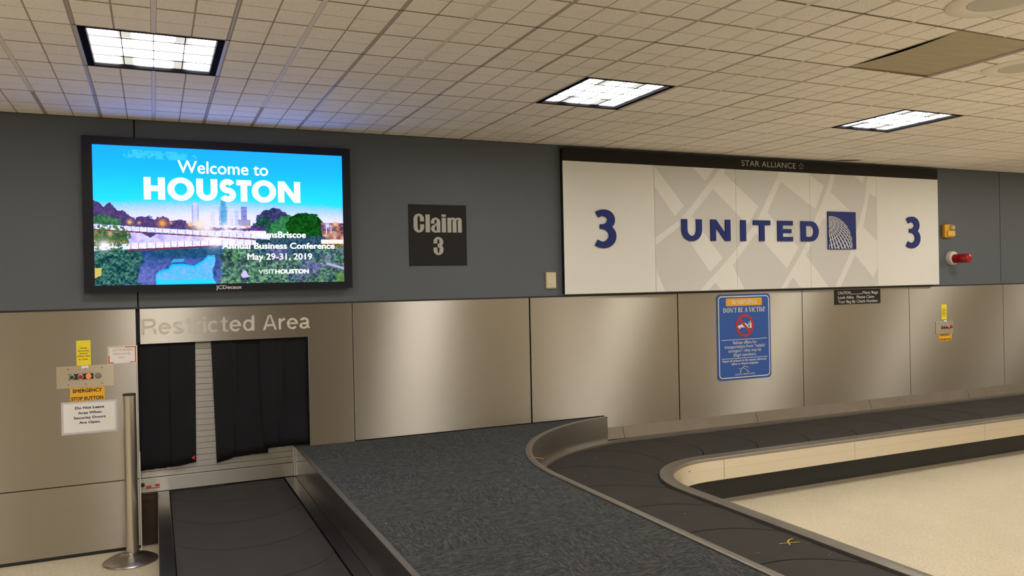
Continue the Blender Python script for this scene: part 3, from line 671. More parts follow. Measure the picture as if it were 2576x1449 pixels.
# ------------------------------------------------------------------ CLAIM 3 SIGN
cl = empty('claim_sign', (1.936, 0, 2.017), 'square charcoal sign reading Claim 3 on the blue-grey wall', 'sign')
obj('sign_board', MB().box(1.711, 2.161, -.005, .0015, 1.791, 2.242), M_CLAIM, cl)
y = -.0062
def imp_C(x0, x1, z0, z1, w, h, r=.35):
    m = (x0+x1)/2; ro = (x1-x0)/2; rz = ro*1.0; gap = (z1-z0)*.10; zc = (z0+z1)/2
    P = ring(arc(m, z1-rz, ro, rz, 0, 180), arc(m, z1-rz, ro-w, rz-h, 0, 180)) + ring(arc(m, z0+rz, ro, rz, 180, 360), arc(m, z0+rz, ro-w, rz-h, 180, 360))
    return P + rect(x0, x0+w, z0+rz, z1-rz) + rect(x1-w, x1, zc+gap*.9, z1-rz) + rect(x1-w, x1, z0+rz, zc-gap*.6)
Z0, Z1, ZX = 2.037, 2.172, 2.147
glyph_obj(imp_C(1.746, 1.827, Z0-.002, Z1+.002, .031, .016), y, None, M_CLAIMT, cl)
glyph_obj(rect(1.838, 1.872, Z0, Z1-.003), y, None, M_CLAIMT, cl)
x0, x1 = 1.880, 1.953; wv = .029   # a
glyph_obj(ring(arc((x0+x1)/2, ZX-.034, .0365, .034, 0, 180), arc((x0+x1)/2, ZX-.034, .0085, .020, 0, 180)) + rect(x1-wv, x1, Z0, ZX-.034) + rect(x0, x0+.028, ZX-.045, ZX-.034)
          + ring(arc(x1-.036, Z0+.028, .037, .030, 110, 300), arc(x1-.036, Z0+.028, .009, .016, 110, 300)) + [[(x1-.050, Z0+.055), (x1-wv, Z0+.072), (x1-wv, Z0+.058), (x1-.040, Z0+.042)]] , y, None, M_CLAIMT, cl)
glyph_obj(rect(1.964, 1.998, Z0, ZX) + rect(1.964, 1.998, Z1-.018, Z1-.001), y, None, M_CLAIMT, cl)
P = rect(2.009, 2.040, Z0, ZX)
for a, b in ((2.040, 2.081), (2.081, 2.123)):
    P += rect(b-.031, b, Z0, ZX-.020) + ring(arc(b-.020, ZX-.020, .020, .021, 0, 90, 8), arc(b-.020, ZX-.020, .001, .001, 0, 90, 8)) + rect(a-.001, b-.019, ZX-.016, ZX+.001)
glyph_obj(P, y, None, M_CLAIMT, cl)
x0, x1, z0, z1 = 1.896, 1.974, 1.869, 2.003; m = (x0+x1)/2
P = ring(arc(m, z1-.036, .038, .036, 0, 180), arc(m, z1-.036, .008, .021, 0, 180)) + ring(arc(m, z0+.036, .039, .036, 180, 360), arc(m, z0+.036, .008, .021, 180, 360))
P += rect(x0, x0+.030, z1-.048, z1-.036) + rect(x0, x0+.030, z0+.036, z0+.056) + rect(x1-.031, x1-.001, z1-.050, z1-.036) + rect(x1-.031, x1, z0+.036, z0+.056)
P += [[(m-.006, 1.945), (x1-.008, 1.945), (x1-.001, 1.954), (m-.006, 1.954)], [(m-.006, 1.930), (x1-.008, 1.930), (x1-.008, 1.945), (m-.006, 1.945)], [(m-.006, 1.925), (x1, 1.924), (x1-.008, 1.932), (m-.006, 1.932)]]
glyph_obj(P, y, None, M_CLAIMT, cl)

# switch plate right of it
sp = empty('wall_switch_plate', (2.866, 0, 1.667), 'small cream switch plate with yellowed edge on the blue-grey wall left of the airline sign', 'wall plate')
obj('back_box', MB().box(2.821, 2.911, -.014, .002, 1.601, 1.730), M_YEDGE, sp, bevel=.003)
pl = obj('cover', MB().box(2.829, 2.905, -.017, -.0145, 1.612, 1.722), M_CREAM, sp, bevel=.002)
obj('screw', MB().lathe([(.003, .0168), (.003, .0185)], (2.867, 0, 1.712), 'y', 10), M_TRIM, pl)
obj('screw', MB().lathe([(.003, .0168), (.003, .0185)], (2.867, 0, 1.624), 'y', 10), M_BLACK, pl)
obj('slot', MB().box(2.842, 2.862, -.0178, -.0168, 1.636, 1.638), M_BLACK, pl)

# ------------------------------------------------------------------ AIRLINE SIGN
sg = empty('airline_sign', (5.11, 0, 2.13), 'long white airline sign with navy lettering and globe square over the claim belt', 'sign')
obj('sign_box', MB().box(2.972, 7.252, -.046, .002, 1.556, 2.712), M_SIGNK, sg)
obj('bottom_rail', MB().box(2.972, 7.252, -.049, .0015, 1.550, 1.5555), mat('grey_rail', (.20, .19, .175), .5), sg)
pj = [2.968, 3.829, 4.686, 5.545, 6.397, 7.260]
for i, (a, b) in enumerate(zip(pj, pj[1:])):
    obj('sign_panel', MB().box(a+(.0012 if i else 0), b-.0012, -.0502, -.0465, 1.553, 2.612), M_SIGNG if 0 < i < 4 else M_SIGNW, sg)
obj('top_strip', MB().box(2.968, 7.256, -.051, -.046, 2.614, 2.716), M_SIGNK, sg)
LIGHT = [
 [(3.831,2.612),(4.127,2.278),(4.034,2.191),(3.831,2.436)],
 [(3.831,2.005),(4.077,2.156),(4.175,2.248),(4.43,2.514),(4.518,2.612),(4.574,2.612),(4.562,2.569),(4.436,2.431),(4.212,2.202),(4.106,2.12),(3.831,1.942)],
 [(4.066,2.142),(4.199,2.205),(4.529,1.832),(4.392,1.713),(4.188,1.963)],
 [(4.225,2.612),(4.354,2.502),(4.458,2.612)],
 [(4.562,2.569),(4.938,2.29),(4.813,2.129),(4.436,2.431)],
 [(4.279,1.553),(4.531,1.77),(4.693,1.919),(4.872,2.113),(4.93,2.183),(5.153,2.546),(5.183,2.612),(5.222,2.612),(5.202,2.523),(5.037,2.237),(4.899,2.05),(4.707,1.842),(4.636,1.769),(4.604,1.747),(4.447,1.619),(4.362,1.553)],
 [(5.037,2.237),(5.401,1.927),(5.256,1.735),(4.996,1.97),(4.899,2.05)],
 [(5.183,2.612),(5.532,2.612),(5.72,2.498),(5.612,2.288),(5.552,2.315),(5.202,2.523)],
 [(4.636,1.769),(4.762,1.553),(4.506,1.553),(4.447,1.619),(4.604,1.747)],
 [(5.812,2.612),(5.767,2.493),(5.682,2.318),(5.634,2.248),(5.578,2.137),(5.495,1.967),(5.398,1.83),(5.179,1.553),(5.237,1.553),(5.327,1.65),(5.484,1.853),(5.566,1.967),(5.641,2.101),(5.709,2.198),(5.803,2.445),(5.867,2.612)],
 [(5.803,2.445),(6.107,2.227),(5.999,2.01),(5.709,2.198)],
 [(5.484,1.853),(5.762,1.553),(5.421,1.553),(5.327,1.65)],
 [(6.282,2.612),(6.235,2.36),(6.148,2.134),(6.02,1.833),(5.84,1.553),(5.91,1.553),(6.101,1.856),(6.214,2.122),(6.306,2.445),(6.336,2.612)],
 [(6.212,2.123),(6.396,1.987),(6.396,1.736),(6.338,1.635),(6.101,1.856)],
 [(6.326,2.612),(6.396,2.612),(6.396,2.41),(6.306,2.445)],
 [(6.107,2.612),(6.215,2.543),(6.247,2.612)],
 [(3.831,1.746),(3.919,1.553),(3.831,1.553)],
 [(6.395,1.581),(6.352,1.562),(6.394,1.556)]]
def inset_pts(p, g=.0):
    return p
jb = [(3.8302, 4.6848), (4.6872, 5.5438), (5.5462, 6.3958)]
def clip_x(p, lo, hi):
    for s_, lim in ((1, lo), (-1, hi)):
        out = []
        for (x0_, z0_), (x1_, z1_) in zip(p, p[1:]+p[:1]):
            i0, i1 = s_*(x0_-lim) >= 0, s_*(x1_-lim) >= 0
            if i0: out.append((x0_, z0_))
            if i0 != i1:
                t = (lim-x0_)/(x1_-x0_); out.append((lim, z0_+t*(z1_-z0_)))
        p = out
        if len(p) < 3: return []
    return p
M_PAT = M_SIGNW
for qi, (lo, hi) in enumerate(jb):
    mb = MB()
    for k_, p in enumerate(LIGHT):
        q = clip_x(p, lo, hi)
        if len(q) >= 3:
            if sum(a_[0]*b_[1]-b_[0]*a_[1] for a_, b_ in zip(q, q[1:]+q[:1])) < 0: q = q[::-1]
            mb.poly([(x_, -.0503-.00004*k_, z_) for x_, z_ in q])
    obj('pale_pattern', mb, M_PAT, sg, label='pale printed bands on the grey panels')
NY0, NY1 = -.064, -.0512
glyph_obj(g_U(4.095, 4.304, 1.977, 2.165, .056, .046), NY0, NY1, M_NAVY, sg, label='raised navy letter U')
glyph_obj(g_N(4.400, 4.611, 1.981, 2.166, .053, .046), NY0, NY1, M_NAVY, sg, label='raised navy letter N')
glyph_obj(rect(4.725, 4.783, 1.980, 2.166), NY0, NY1, M_NAVY, sg, label='raised navy letter I')
glyph_obj(g_T(4.868, 5.060, 1.981, 2.166, .058, .042), NY0, NY1, M_NAVY, sg, label='raised navy letter T')
glyph_obj(g_E(5.145, 5.324, 1.981, 2.166, .059, .040), NY0, NY1, M_NAVY, sg, label='raised navy letter E')
glyph_obj(g_D(5.423, 5.636, 1.981, 2.166, .058, .042), NY0, NY1, M_NAVY, sg, label='raised navy letter D')
glyph_obj(g_3(3.230, 3.445, 1.918, 2.231, .068, .053), NY0, NY1, M_NAVY, sg, name='numeral', label='raised navy numeral 3 at the left end')
glyph_obj(g_3(6.770, 6.983, 1.918, 2.230, .068, .053), NY0, NY1, M_NAVY, sg, name='numeral', label='raised navy numeral 3 at the right end')
lg = obj('logo_square', MB().box(5.754, 6.106, NY0, NY1, 1.908, 2.261), M_NAVYF, sg, label='navy square with a white gridded globe')
def globe():
    mb = MB(); S_ = .352; ox, oz = 5.754, 2.261
    cu_, cv_, R_ = .10, .88, .755
    n_ = Vector((-.17, .74, .65)).normalized(); t_ = n_.cross(Vector((0, 0, 1))).normalized(); b_ = n_.cross(t_)
    def pt(lat, lon):
        return n_*math.cos(lat)+(t_*math.cos(lon)+b_*math.sin(lon))*math.sin(lat)
    def add(quad_):
        P3 = [pt(*q) for q in quad_]
        if min(p.z for p in P3) < 0: return
        P2 = [(cu_+p.x*R_, cv_-p.y*R_) for p in P3]
        P2 = [(min(.985, max(.012, a_)), min(.988, b__)) for a_, b__ in P2]
        if max(p[0] for p in P2)-min(p[0] for p in P2) < 1e-5 or max(p[1] for p in P2)-min(p[1] for p in P2) < 1e-5: return
        P = [(ox+a_*S_, NY0-.0008, oz-b__*S_) for a_, b__ in P2]
        ar = sum(P[i][0]*P[(i+1) % 4][2]-P[(i+1) % 4][0]*P[i][2] for i in range(4))
        mb.poly(P if ar > 0 else P[::-1])
    D_ = math.radians
    for k_ in range(36):
        l0, l1 = D_(10*k_-2.1), D_(10*k_+2.1)
        for i in range(48): add([(D_(2+2.5*i), l0), (D_(4.5+2.5*i), l0), (D_(4.5+2.5*i), l1), (D_(2+2.5*i), l1)])
    for q_ in range(1, 13):
        for i in range(120): add([(D_(10*q_-.55), D_(3*i)), (D_(10*q_+.55), D_(3*i)), (D_(10*q_+.55), D_(3*i+3)), (D_(10*q_-.55), D_(3*i+3))])
    L_ = [(cu_+R_*math.cos(a_), cv_-R_*math.sin(a_)) for a_ in np.linspace(-.2, 2.2, 70)]; l_ = [(cu_+(R_-.012)*math.cos(a_), cv_-(R_-.012)*math.sin(a_)) for a_ in np.linspace(-.2, 2.2, 70)]
    for i in range(69):
        q_ = [L_[i], L_[i+1], l_[i+1], l_[i]]
        if any(p[0] < .012 or p[1] > .988 for p in q_): continue
        mb.poly([(ox+a_*S_, NY0-.0008, oz-b__*S_) for a_, b__ in q_])
    return mb
obj('globe_lines', globe(), M_PWHITE, lg)
text('STAR ALLIANCE', 4.756, 5.381, 2.6465, .050, -.0518, mat('strip_grey_print', (.42, .41, .33), .5), sg, spacing=1.05, bold=.0)
mb = MB()
for k_ in range(5):
    a_ = math.pi/2+k_*2*math.pi/5
    for s_ in (1,):
        c_, s2 = math.cos(a_), math.sin(a_); cx_, cz_ = 5.447, 2.671
        o_ = (cx_+.033*c_, cz_+.033*s2); i1 = (cx_+.014*math.cos(a_-.62), cz_+.014*math.sin(a_-.62)); i2 = (cx_+.014*math.cos(a_+.62), cz_+.014*math.sin(a_+.62)); m_ = (cx_+.020*c_, cz_+.020*s2)
        mb.poly([(p[0], -.0519, p[1]) for p in (o_, i2, m_, i1)])
obj('star_emblem', mb, bpy.data.materials['strip_grey_print'], sg)

# ------------------------------------------------------------------ ALARM BOX, BEACON
ab = empty('alarm_box', (7.436, 0, 2.095), 'small yellow alarm box with a clear dome right of the airline sign', 'alarm')
obj('box', MB().box(7.368, 7.502, -.045, .002, 2.028, 2.164), M_ORANGE, ab, bevel=.012)
obj('lid', MB().box(7.395, 7.502, -.060, -.045, 2.040, 2.098), mat('box_yellow', (.70, .45, .06), .4), ab, bevel=.006)
obj('dome', MB().lathe([(.030, .045), (.030, .062), (.022, .074), (.008, .080)], (7.462, 0, 2.128), 'y', 20), mat('smoky_dome', (.42, .38, .25), .15), ab, smooth=True)
bc = empty('warning_beacon', (7.50, 0, 1.812), 'red cylindrical warning beacon on a round white base beside the airline sign', 'beacon')
obj('base', MB().lathe([(.072, -.002), (.072, .030), (.066, .042), (.040, .046)], (7.50, 0, 1.818), 'y', 32), mat('beacon_base_white', (.62, .59, .50), .4), bc, smooth=True)
M_BRED = mat('red_lens', (.40, .006, .010), .15, Transmission_Weight=.25)
obj('lens', MB().lathe([(.046, .046), (.046, .195), (.043, .206), (.034, .212)], (7.50, 0, 1.812), 'y', 32), M_BRED, bc, smooth=True)

# ------------------------------------------------------------------ WARNING SIGN
def rrect(x0, x1, z0, z1, r, n=6):
    return arc(x1-r, z1-r, r, r, 0, 90, n)+arc(x0+r, z1-r, r, r, 90, 180, n)+arc(x0+r, z0+r, r, r, 180, 270, n)+arc(x1-r, z0+r, r, r, 270, 360, n)
ws = empty('warning_sign', (4.791, 0, 1.132), 'blue WARNING DON\'T BE A VICTIM sign with red circle on the steel wall', 'sign')
obj('sign_plate', MB().prism(rrect(4.490, 5.093, .754, 1.512, .035), -.0035, -.0002), M_SBLUE, ws)
y = -.0045
o_ = rrect(4.506, 5.078, .770, 1.496, .035); i_ = rrect(4.514, 5.070, .778, 1.488, .028)
obj('border', MB(), M_PWHITE, ws) if False else glyph_obj(ring(o_+[o_[0]], i_+[i_[0]]), y, None, M_PWHITE, ws, name='border')
glyph_obj([rrect(4.591, 4.997, 1.408, 1.476, .012)], y, None, M_ORANGE, ws, name='orange_banner')
# serif capitals
def serif(ch, x, w_, z, h, th=.18, tn=.07):
    """returns outlines of a roman capital in box x..x+w_, z..z+h"""
    T_, N_ = th*h, tn*h; s_ = .05*h; P = []; X = lambda a: x+a*w_; Zz = lambda a: z+a*h
    def stem(a, t, z0_=0., z1_=1., sf=(1, 1)):
        P.extend(rect(X(a)-t/2, X(a)+t/2, Zz(z0_), Zz(z1_)))
        if sf[0]: P.extend(rect(X(a)-t/2-s_*1.3, X(a)+t/2+s_*1.3, Zz(z0_), Zz(z0_)+s_))
        if sf[1]: P.extend(rect(X(a)-t/2-s_*1.3, X(a)+t/2+s_*1.3, Zz(z1_)-s_, Zz(z1_)))
    def diag(a, za, b, zb, t): 
        P.append([(X(a)-t/2, Zz(za)), (X(a)+t/2, Zz(za)), (X(b)+t/2, Zz(zb)), (X(b)-t/2, Zz(zb))])
    def bar(a, b, zz, t=N_): P.extend(rect(X(a), X(b), Zz(zz)-t/2, Zz(zz)+t/2))
    def sf(a, zz): P.extend(rect(X(a)-T_*.5-s_, X(a)+T_*.5+s_, Zz(zz)-(s_ if zz else 0), Zz(zz)+(0 if zz else s_)))
    if ch == 'I': stem(.5, T_)
    elif ch == 'N': stem(.14, N_); stem(.86, N_, sf=(0, 1)); diag(.10, 1, .88, 0, T_)
    elif ch == 'A': diag(.5, 1, .12, 0, N_); diag(.48, 1, .86, 0, T_); bar(.24, .72, .33); sf(.12, 0); sf(.86, 0)
    elif ch == 'V': diag(.12, 1, .5, 0, T_); diag(.88, 1, .52, 0, N_); sf(.12, 1); sf(.88, 1)
    elif ch == 'W': diag(.08, 1, .3, 0, T_); diag(.5, 1, .32, 0, N_); diag(.46, 1, .7, 0, T_); diag(.93, 1, .72, 0, N_); sf(.08, 1); sf(.46, 1); sf(.93, 1)
    elif ch == 'M': stem(.1, N_); stem(.88, T_); diag(.12, 1, .48, 0, T_*.9); diag(.84, 1, .5, 0, N_)
    elif ch in 'DBRE':
        stem(.2, T_)
        if ch == 'D': P.extend(ring(arc(X(.3), Zz(.5), w_*.62, h*.5, -90, 90, 14), arc(X(.3), Zz(.5), w_*.62-T_, h*.5-N_, -90, 90, 14)))
        if ch == 'B':
            for c0, r0, wd_ in ((.76, .24, .48), (.26, .26, .56)): P.extend(ring(arc(X(.32), Zz(c0), w_*wd_, h*r0, -90, 90, 10), arc(X(.32), Zz(c0), w_*wd_-T_*.9, h*r0-N_, -90, 90, 10)))
        if ch == 'R': P.extend(ring(arc(X(.32), Zz(.74), w_*.5, h*.26, -90, 90, 10), arc(X(.32), Zz(.74), w_*.5-T_*.9, h*.26-N_, -90, 90, 10))); diag(.5, .5, .86, 0, T_); sf(.9, 0)
        if ch == 'E': bar(.2, .85, .965); bar(.2, .72, .52); bar(.2, .9, .035); P.extend(rect(X(.85)-s_, X(.85), Zz(.82), Zz(1))); P.extend(rect(X(.9)-s_, X(.9), Zz(0), Zz(.2)))
    elif ch == 'T': stem(.5, T_, sf=(1, 0)); bar(.05, .95, .965); P.extend(rect(X(.05), X(.05)+s_, Zz(.8), Zz(1))); P.extend(rect(X(.95)-s_, X(.95), Zz(.8), Zz(1)))
    elif ch in 'OCG':
        a0, a1 = (0, 360) if ch == 'O' else (45, 315)
        P.extend(ring(arc(X(.5), Zz(.5), w_*.46, h*.5, a0, a1, 26), arc(X(.5), Zz(.5), w_*.46-T_, h*.5-N_, a0, a1, 26)))
        if ch != 'O': P.extend(rect(X(.82), X(.82)+s_, Zz(.72), Zz(.98)))
        if ch == 'G': P.extend(rect(X(.72), X(.72)+T_, Zz(.04), Zz(.45))); bar(.6, .98, .45, s_)
    elif ch == "'": P.append([(X(.3), Zz(1)), (X(.8), Zz(1)), (X(.55), Zz(.7)), (X(.45), Zz(.7))])
    elif ch == '!': P.append([(X(.25), Zz(1)), (X(.75), Zz(1)), (X(.55), Zz(.28)), (X(.45), Zz(.28))]); P.extend(rect(X(.35), X(.65), Zz(0), Zz(.13)))
    return P
WID = dict(I=.42, N=.95, A=.92, V=.9, W=1.3, M=1.15, D=.95, B=.8, R=.9, E=.78, T=.82, O=.98, C=.88, G=.98); WID["'"] = .3; WID['!'] = .35; WID[' '] = .36
def serif_line(s, x0, x1, z, h, m, parent):
    tot = sum(WID[c_] for c_ in s); k_ = (x1-x0)/tot; x = x0; P = []
    for c_ in s:
        if c_ != ' ': P += serif(c_, x, WID[c_]*k_*.94, z, h)
        x += WID[c_]*k_
    return glyph_obj(P, y, None, m, parent, name='lettering')
y = -.0052
serif_line('WARNING', 4.655, 4.944, 1.422, .040, M_PWHITE, ws)
serif_line("DON'T BE A VICTIM!", 4.560, 5.034, 1.351, .042, M_PWHITE, ws)
y = -.0045
cxx, czz = 4.7965, 1.2315
pict = MB()
for p in ([(4.717, 1.215), (4.722, 1.232), (4.752, 1.238), (4.768, 1.253), (4.805, 1.255), (4.822, 1.240), (4.850, 1.236), (4.852, 1.214)],
          [(4.840, 1.208), (4.838, 1.245), (4.846, 1.256), (4.852, 1.245), (4.860, 1.208)], [(4.858, 1.206), (4.857, 1.250), (4.864, 1.264), (4.872, 1.250), (4.878, 1.206)]):
    pict.prism(p, y, y+.0002)
for p in ((4.740, 1.213), (4.828, 1.213)): pict.prism(arc(p[0], p[1], .010, .010, 0, 360, 12)[:-1], y-.0002, y)
pict.prism(arc(4.864, 1.268, .006, .007, 0, 360, 10)[:-1], y, y+.0002); pict.prism(arc(4.846, 1.259, .005, .006, 0, 360, 10)[:-1], y, y+.0002)
obj('pictogram', pict, M_PWHITE, ws, label='white car and people pictogram')
y = -.0052
glyph_obj(ring(arc(cxx, czz, .1015, .1015, 0, 360, 48), arc(cxx, czz, .078, .078, 0, 360, 48)) + stroke([(cxx-.062, czz+.062), (cxx+.062, czz-.062)], .024), y, None, M_RED, ws, name='red_circle')
y = -.0045
for z_ in (1.109, .9435): glyph_obj(rect(4.535, 5.049, z_-.0022, z_+.0022), y, None, M_PWHITE, ws, name='rule')
for s_, x0, x1, zb, cp in (('Refuse offers for', 4.663, 4.929, 1.069, .029), ('transportation from “helpful', 4.567, 5.020, 1.034, .028), ('strangers”; they may be', 4.610, 4.976, .9985, .027), ('illegal operators.', 4.666, 4.922, .961, .027)):
    text(s_, x0, x1, zb, cp, y, M_PWHITE, ws)
text('Report all violators to the nearest uniformed', 4.544, 5.036, .914, .020, y, M_PWHITE, ws, bold=.012)
text('officer or Airport employee', 4.641, 4.941, .886, .020, y, M_PWHITE, ws, bold=.012)
ap = arc(4.793, .805, .056, .062, 175, 40, 20)
glyph_obj(stroke(ap, [.006*(1-.75*i/20)+.001 for i in range(21)]) + stroke([(4.762, .858), (4.792, .846), (4.815, .830), (4.836, .815)], [.001, .003, .005, .007]) + stroke([(4.716, .856), (4.728, .852), (4.742, .850)], [.001, .004, .002]), y, None, M_PWHITE, ws, name='arch_emblem')
text('HOUSTON AIRPORT SYSTEM', 4.680, 4.902, .792, .014, y, M_PWHITE, ws)

# ------------------------------------------------------------------ CAUTION SIGN
cs = empty('caution_sign', (6.18, 0, 1.455), 'small black sign with CAUTION Many Bags Look Alike text under the airline sign', 'sign')
obj('sign_plate', MB().box(5.882, 6.480, -.0048, -.0005, 1.384, 1.524), M_CLAIM, cs)
y = -.0056; mq = mat('caution_white', (.62, .60, .55), .5)
text('CAUTION', 5.921, 6.083, 1.481, .028, y, mq, cs, bold=.008); text('Many Bags', 6.240, 6.447, 1.479, .028, y, mq, cs, bold=.008)
glyph_obj(rect(6.085, 6.236, 1.479, 1.483), y, None, mq, cs, name='rule')
text('Look Alike.  Please Claim', 5.921, 6.394, 1.438, .027, y, mq, cs, bold=.008)
text('Your Bag By Check Number.', 5.921, 6.449, 1.397, .028, y, mq, cs, bold=.008)

# ------------------------------------------------------------------ CONTROL PANELS AND STICKERS
def sticker(name, x0, x1, z0, z1, m, label, cat='label', tilt=0.0, group=None):
    o = obj(name, MB().prism([(x0, z0), (x1, z0+tilt), (x1, z1+tilt), (x0, z1)], -.0018, -.0003), m)
    return tag(o, label, cat, group)
M_CTL = steel('control_plate_steel', (.60, .55, .47), .30)
def control(x0, x1, z0, z1, btns, label, scl, dot):
    root = empty('control_panel', ((x0+x1)/2, 0, (z0+z1)/2), label, 'control panel')
    pl_ = obj('plate', MB().box(x0, x1, -.0035, -.0002, z0, z1), M_CTL, root, bevel=.001)
    for sx_ in (.2, .5, .79):
        for sz_ in (.15, .85): obj('screw', MB().lathe([(.0032, .0034), (.0032, .0050)], (x0+(x1-x0)*sx_, 0, z0+(z1-z0)*sz_), 'y', 10), M_BLACK, pl_)
    bx_ = [b_[0] for b_ in btns]
    obj('button_strip', MB().box(bx_[0]-.018, bx_[2]+.026, -.0075, -.0036, btns[0][1]-.018, btns[0][1]+.018), mat('dark_red_bakelite', (.05, .012, .014), .4), root)
    for (bx, bz_, col, glow, nm, lb) in btns:
        bt = obj('push_button', MB().lathe([(.018*scl, .0030), (.018*scl, .012), (.015*scl, .016), (.0125*scl, .016)], (bx, 0, bz_), 'y', 24), mat('chrome_ring', (.75, .73, .70), .18, 1.0) if nm != 'key' else M_TRIM, root, smooth=True, label=lb)
        mm = emis('button_glow', col, glow) if glow else mat('button_cap', col, .3)
        obj('button_cap', MB().lathe([(.0125*scl, .0155), (.0125*scl, .019), (.009*scl, .021)], (bx, 0, bz_), 'y', 20), mm, bt, smooth=True)
    return root
control(-.557, -.240, 1.052, 1.190, [(-.473, 1.121, (.01, .05, .03), 0, 'b', 'green push button'), (-.4255, 1.121, (.30, .01, .03), 0, 'b', 'red push button with bright chrome ring'), (-.381, 1.121, (1.0, .10, .01), 2.0, 'b', 'lit orange-red push button'), (-.328, 1.121, (.22, .19, .13), 0, 'key', 'plain key switch')],
        'steel button plate with a lit orange button on the left wall by the opening', 1.0, 0)
control(7.257, 7.517, 1.045, 1.171, [(7.362, 1.112, (.02, .02, .02), 0, 'b', 'black push button'), (7.398, 1.113, (.03, .02, .02), 0, 'b', 'dark push button'), (7.437, 1.117, (1.0, .03, .06), 1.6, 'b', 'lit red push button'), (7.478, 1.115, (.12, .09, .06), 0, 'key', 'plain key switch')],
        'steel button plate with a lit red button at the far right of the wall', 1.0, 0)
y = -.0025
def word_label(o, lines, m, bold=.02):
    for s_, x0, x1, zb, cp in lines: text(s_, x0, x1, zb, cp, y, m, o, bold=bold)
o = sticker('yellow_label', -.446, -.367, 1.190, 1.345, M_YELL, 'upright yellow label above the left button plate'); 
word_label(o, (('Close', -.428, -.386, 1.293, .011), ('Security', -.438, -.375, 1.276, .010), ('Doors', -.429, -.383, 1.259, .010), ('When Not', -.443, -.370, 1.242, .010), ('In Use.', -.434, -.381, 1.223, .010)), mat('brown_ink', (.22, .09, .01), .6), .03)
o = sticker('yellow_label', 7.345, 7.424, 1.190, 1.345, M_YELL, 'upright yellow label above the far right button plate')
word_label(o, (('Close', 7.363, 7.405, 1.293, .011), ('Security', 7.353, 7.416, 1.276, .010), ('Doors', 7.362, 7.408, 1.259, .010), ('When Not', 7.348, 7.421, 1.242, .010), ('In Use.', 7.357, 7.410, 1.223, .010)), bpy.data.materials['brown_ink'], .03)
for x0, x1, z0, z1, lb in ((-.419, -.382, 1.171, 1.187, 'tiny white tag under the left yellow label'), (7.376, 7.419, 1.167, 1.183, 'tiny white tag under the right yellow label')):
    tag(obj('white_tag', MB().box(x0, x1, -.0046, -.0036 if x0 < 0 else -.0003, z0, z1), M_PAPER), lb, 'label')
for dx, lb in ((0, 'orange EMERGENCY STOP BUTTON label under the left button plate'), (7.784, 'orange EMERGENCY STOP BUTTON label under the far right button plate')):
    o = sticker('emergency_label', -.485+dx, -.294+dx, .969, 1.051, M_LORANGE, lb)
    word_label(o, (('EMERGENCY', -.470+dx, -.309+dx, 1.021, .023), ('STOP BUTTON', -.480+dx, -.303+dx, .973, .022)), M_INK, .035)
o = sticker('access_label', -.273, -.108, 1.190, 1.299, M_PAPER, 'white AUTHORIZED PERSONNEL ONLY label with worn red border by the opening')
y = -.0026
for q_ in ((-.270, -.175, 1.291, 1.296), (-.270, -.265, 1.240, 1.291)): glyph_obj(rect(*q_), y, None, bpy.data.materials.get('faded_border') or mat('faded_border', (.62, .48, .30), .6), o, name='border', label='faded part of the red border')
for q_ in ((-.175, -.111, 1.290, 1.296), (-.118, -.111, 1.194, 1.290), (-.150, -.118, 1.194, 1.199), (-.270, -.240, 1.193, 1.199), (-.270, -.263, 1.199, 1.240)): glyph_obj(rect(*q_), y, None, bpy.data.materials.get('red_border') or mat('red_border', (.60, .07, .04), .5), o, name='border', label='red part of the border')
word_label(o, (('AUTHORIZED', -.246, -.134, 1.268, .014), ('PERSONNEL', -.241, -.140, 1.2445, .012), ('ONLY', -.213, -.172, 1.2225, .011)), M_INKR, .0)
o = obj('paper_notice', MB().prism([(-.536, .763), (-.227, .764), (-.226, .965), (-.536, .966)], -.0016, -.0003), M_LAMI)
tag(o, 'white laminated notice about security doors, lowest on the left steel wall', 'notice')
sh = obj('sheet', MB().prism([(-.524, .776), (-.239, .777), (-.238, .953), (-.524, .954)], -.0022, -.0016), M_PAPER, o)
y = -.003
word_label(sh, (('Do Not Leave', -.460, -.299, .918, .016), ('Area When', -.445, -.314, .887, .015), ('Security Doors', -.469, -.291, .857, .015), ('Are Open.', -.440, -.320, .827, .015)), M_INKB, .04)

# ------------------------------------------------------------------ STRIP CURTAIN and ROLLER GATE in the opening
op = empty('roller_gate', (.38, .06, .34), 'grey slatted roller gate closed behind the black curtain strips', 'gate')
gy0, gy1 = .052, .060
z_ = .436; si = 0
while z_ < 1.33:
    obj('slat', MB().box(-.098, .862, gy0+(.0015 if si % 2 else 0), gy1, z_+.0009, z_+.0381), M_SLAT, op, bevel=.001)
    z_ += .039; si += 1
obj('bottom_bar', MB().box(-.104, .858, .040, .062, .343, .434), M_SLAT, op, bevel=.002)
obj('gate_backing', MB().box(-.098, .862, gy1, gy1+.002, .36, 1.36), M_GAP, op)
obj('side_guide', MB().box(.858, .8665, .030, .066, .345, .545), M_STEELV, op)
tg = obj('red_tape', MB().box(-.072, .010, .0388, .0398, .366, .372).box(-.072, -.040, .0388, .0398, .372, .386).box(-.018, .010, .0388, .0398, .376, .392), mat('red_tape_print', (.42, .04, .035), .6), op, label='torn red tape on the bar')
obj('knob', MB().lathe([(.012, -.040), (.012, -.028), (.006, -.022)], (-.090, 0, .397), 'y', 16), M_BLACK, op, smooth=True)
struct(obj('trim_3', MB().box(-.100, .985, .075, .10, 0, .343).box(-.100, -.006, .010, .02, .34, .346), M_BODY))
M_BROWN = mat('rusty_brown_plate', (.045, .026, .016), .6, var=.5, vscale=12)
struct(obj('trim_4', MB().box(-.098, -.008, .055, .062, .004, .33), M_BROWN))
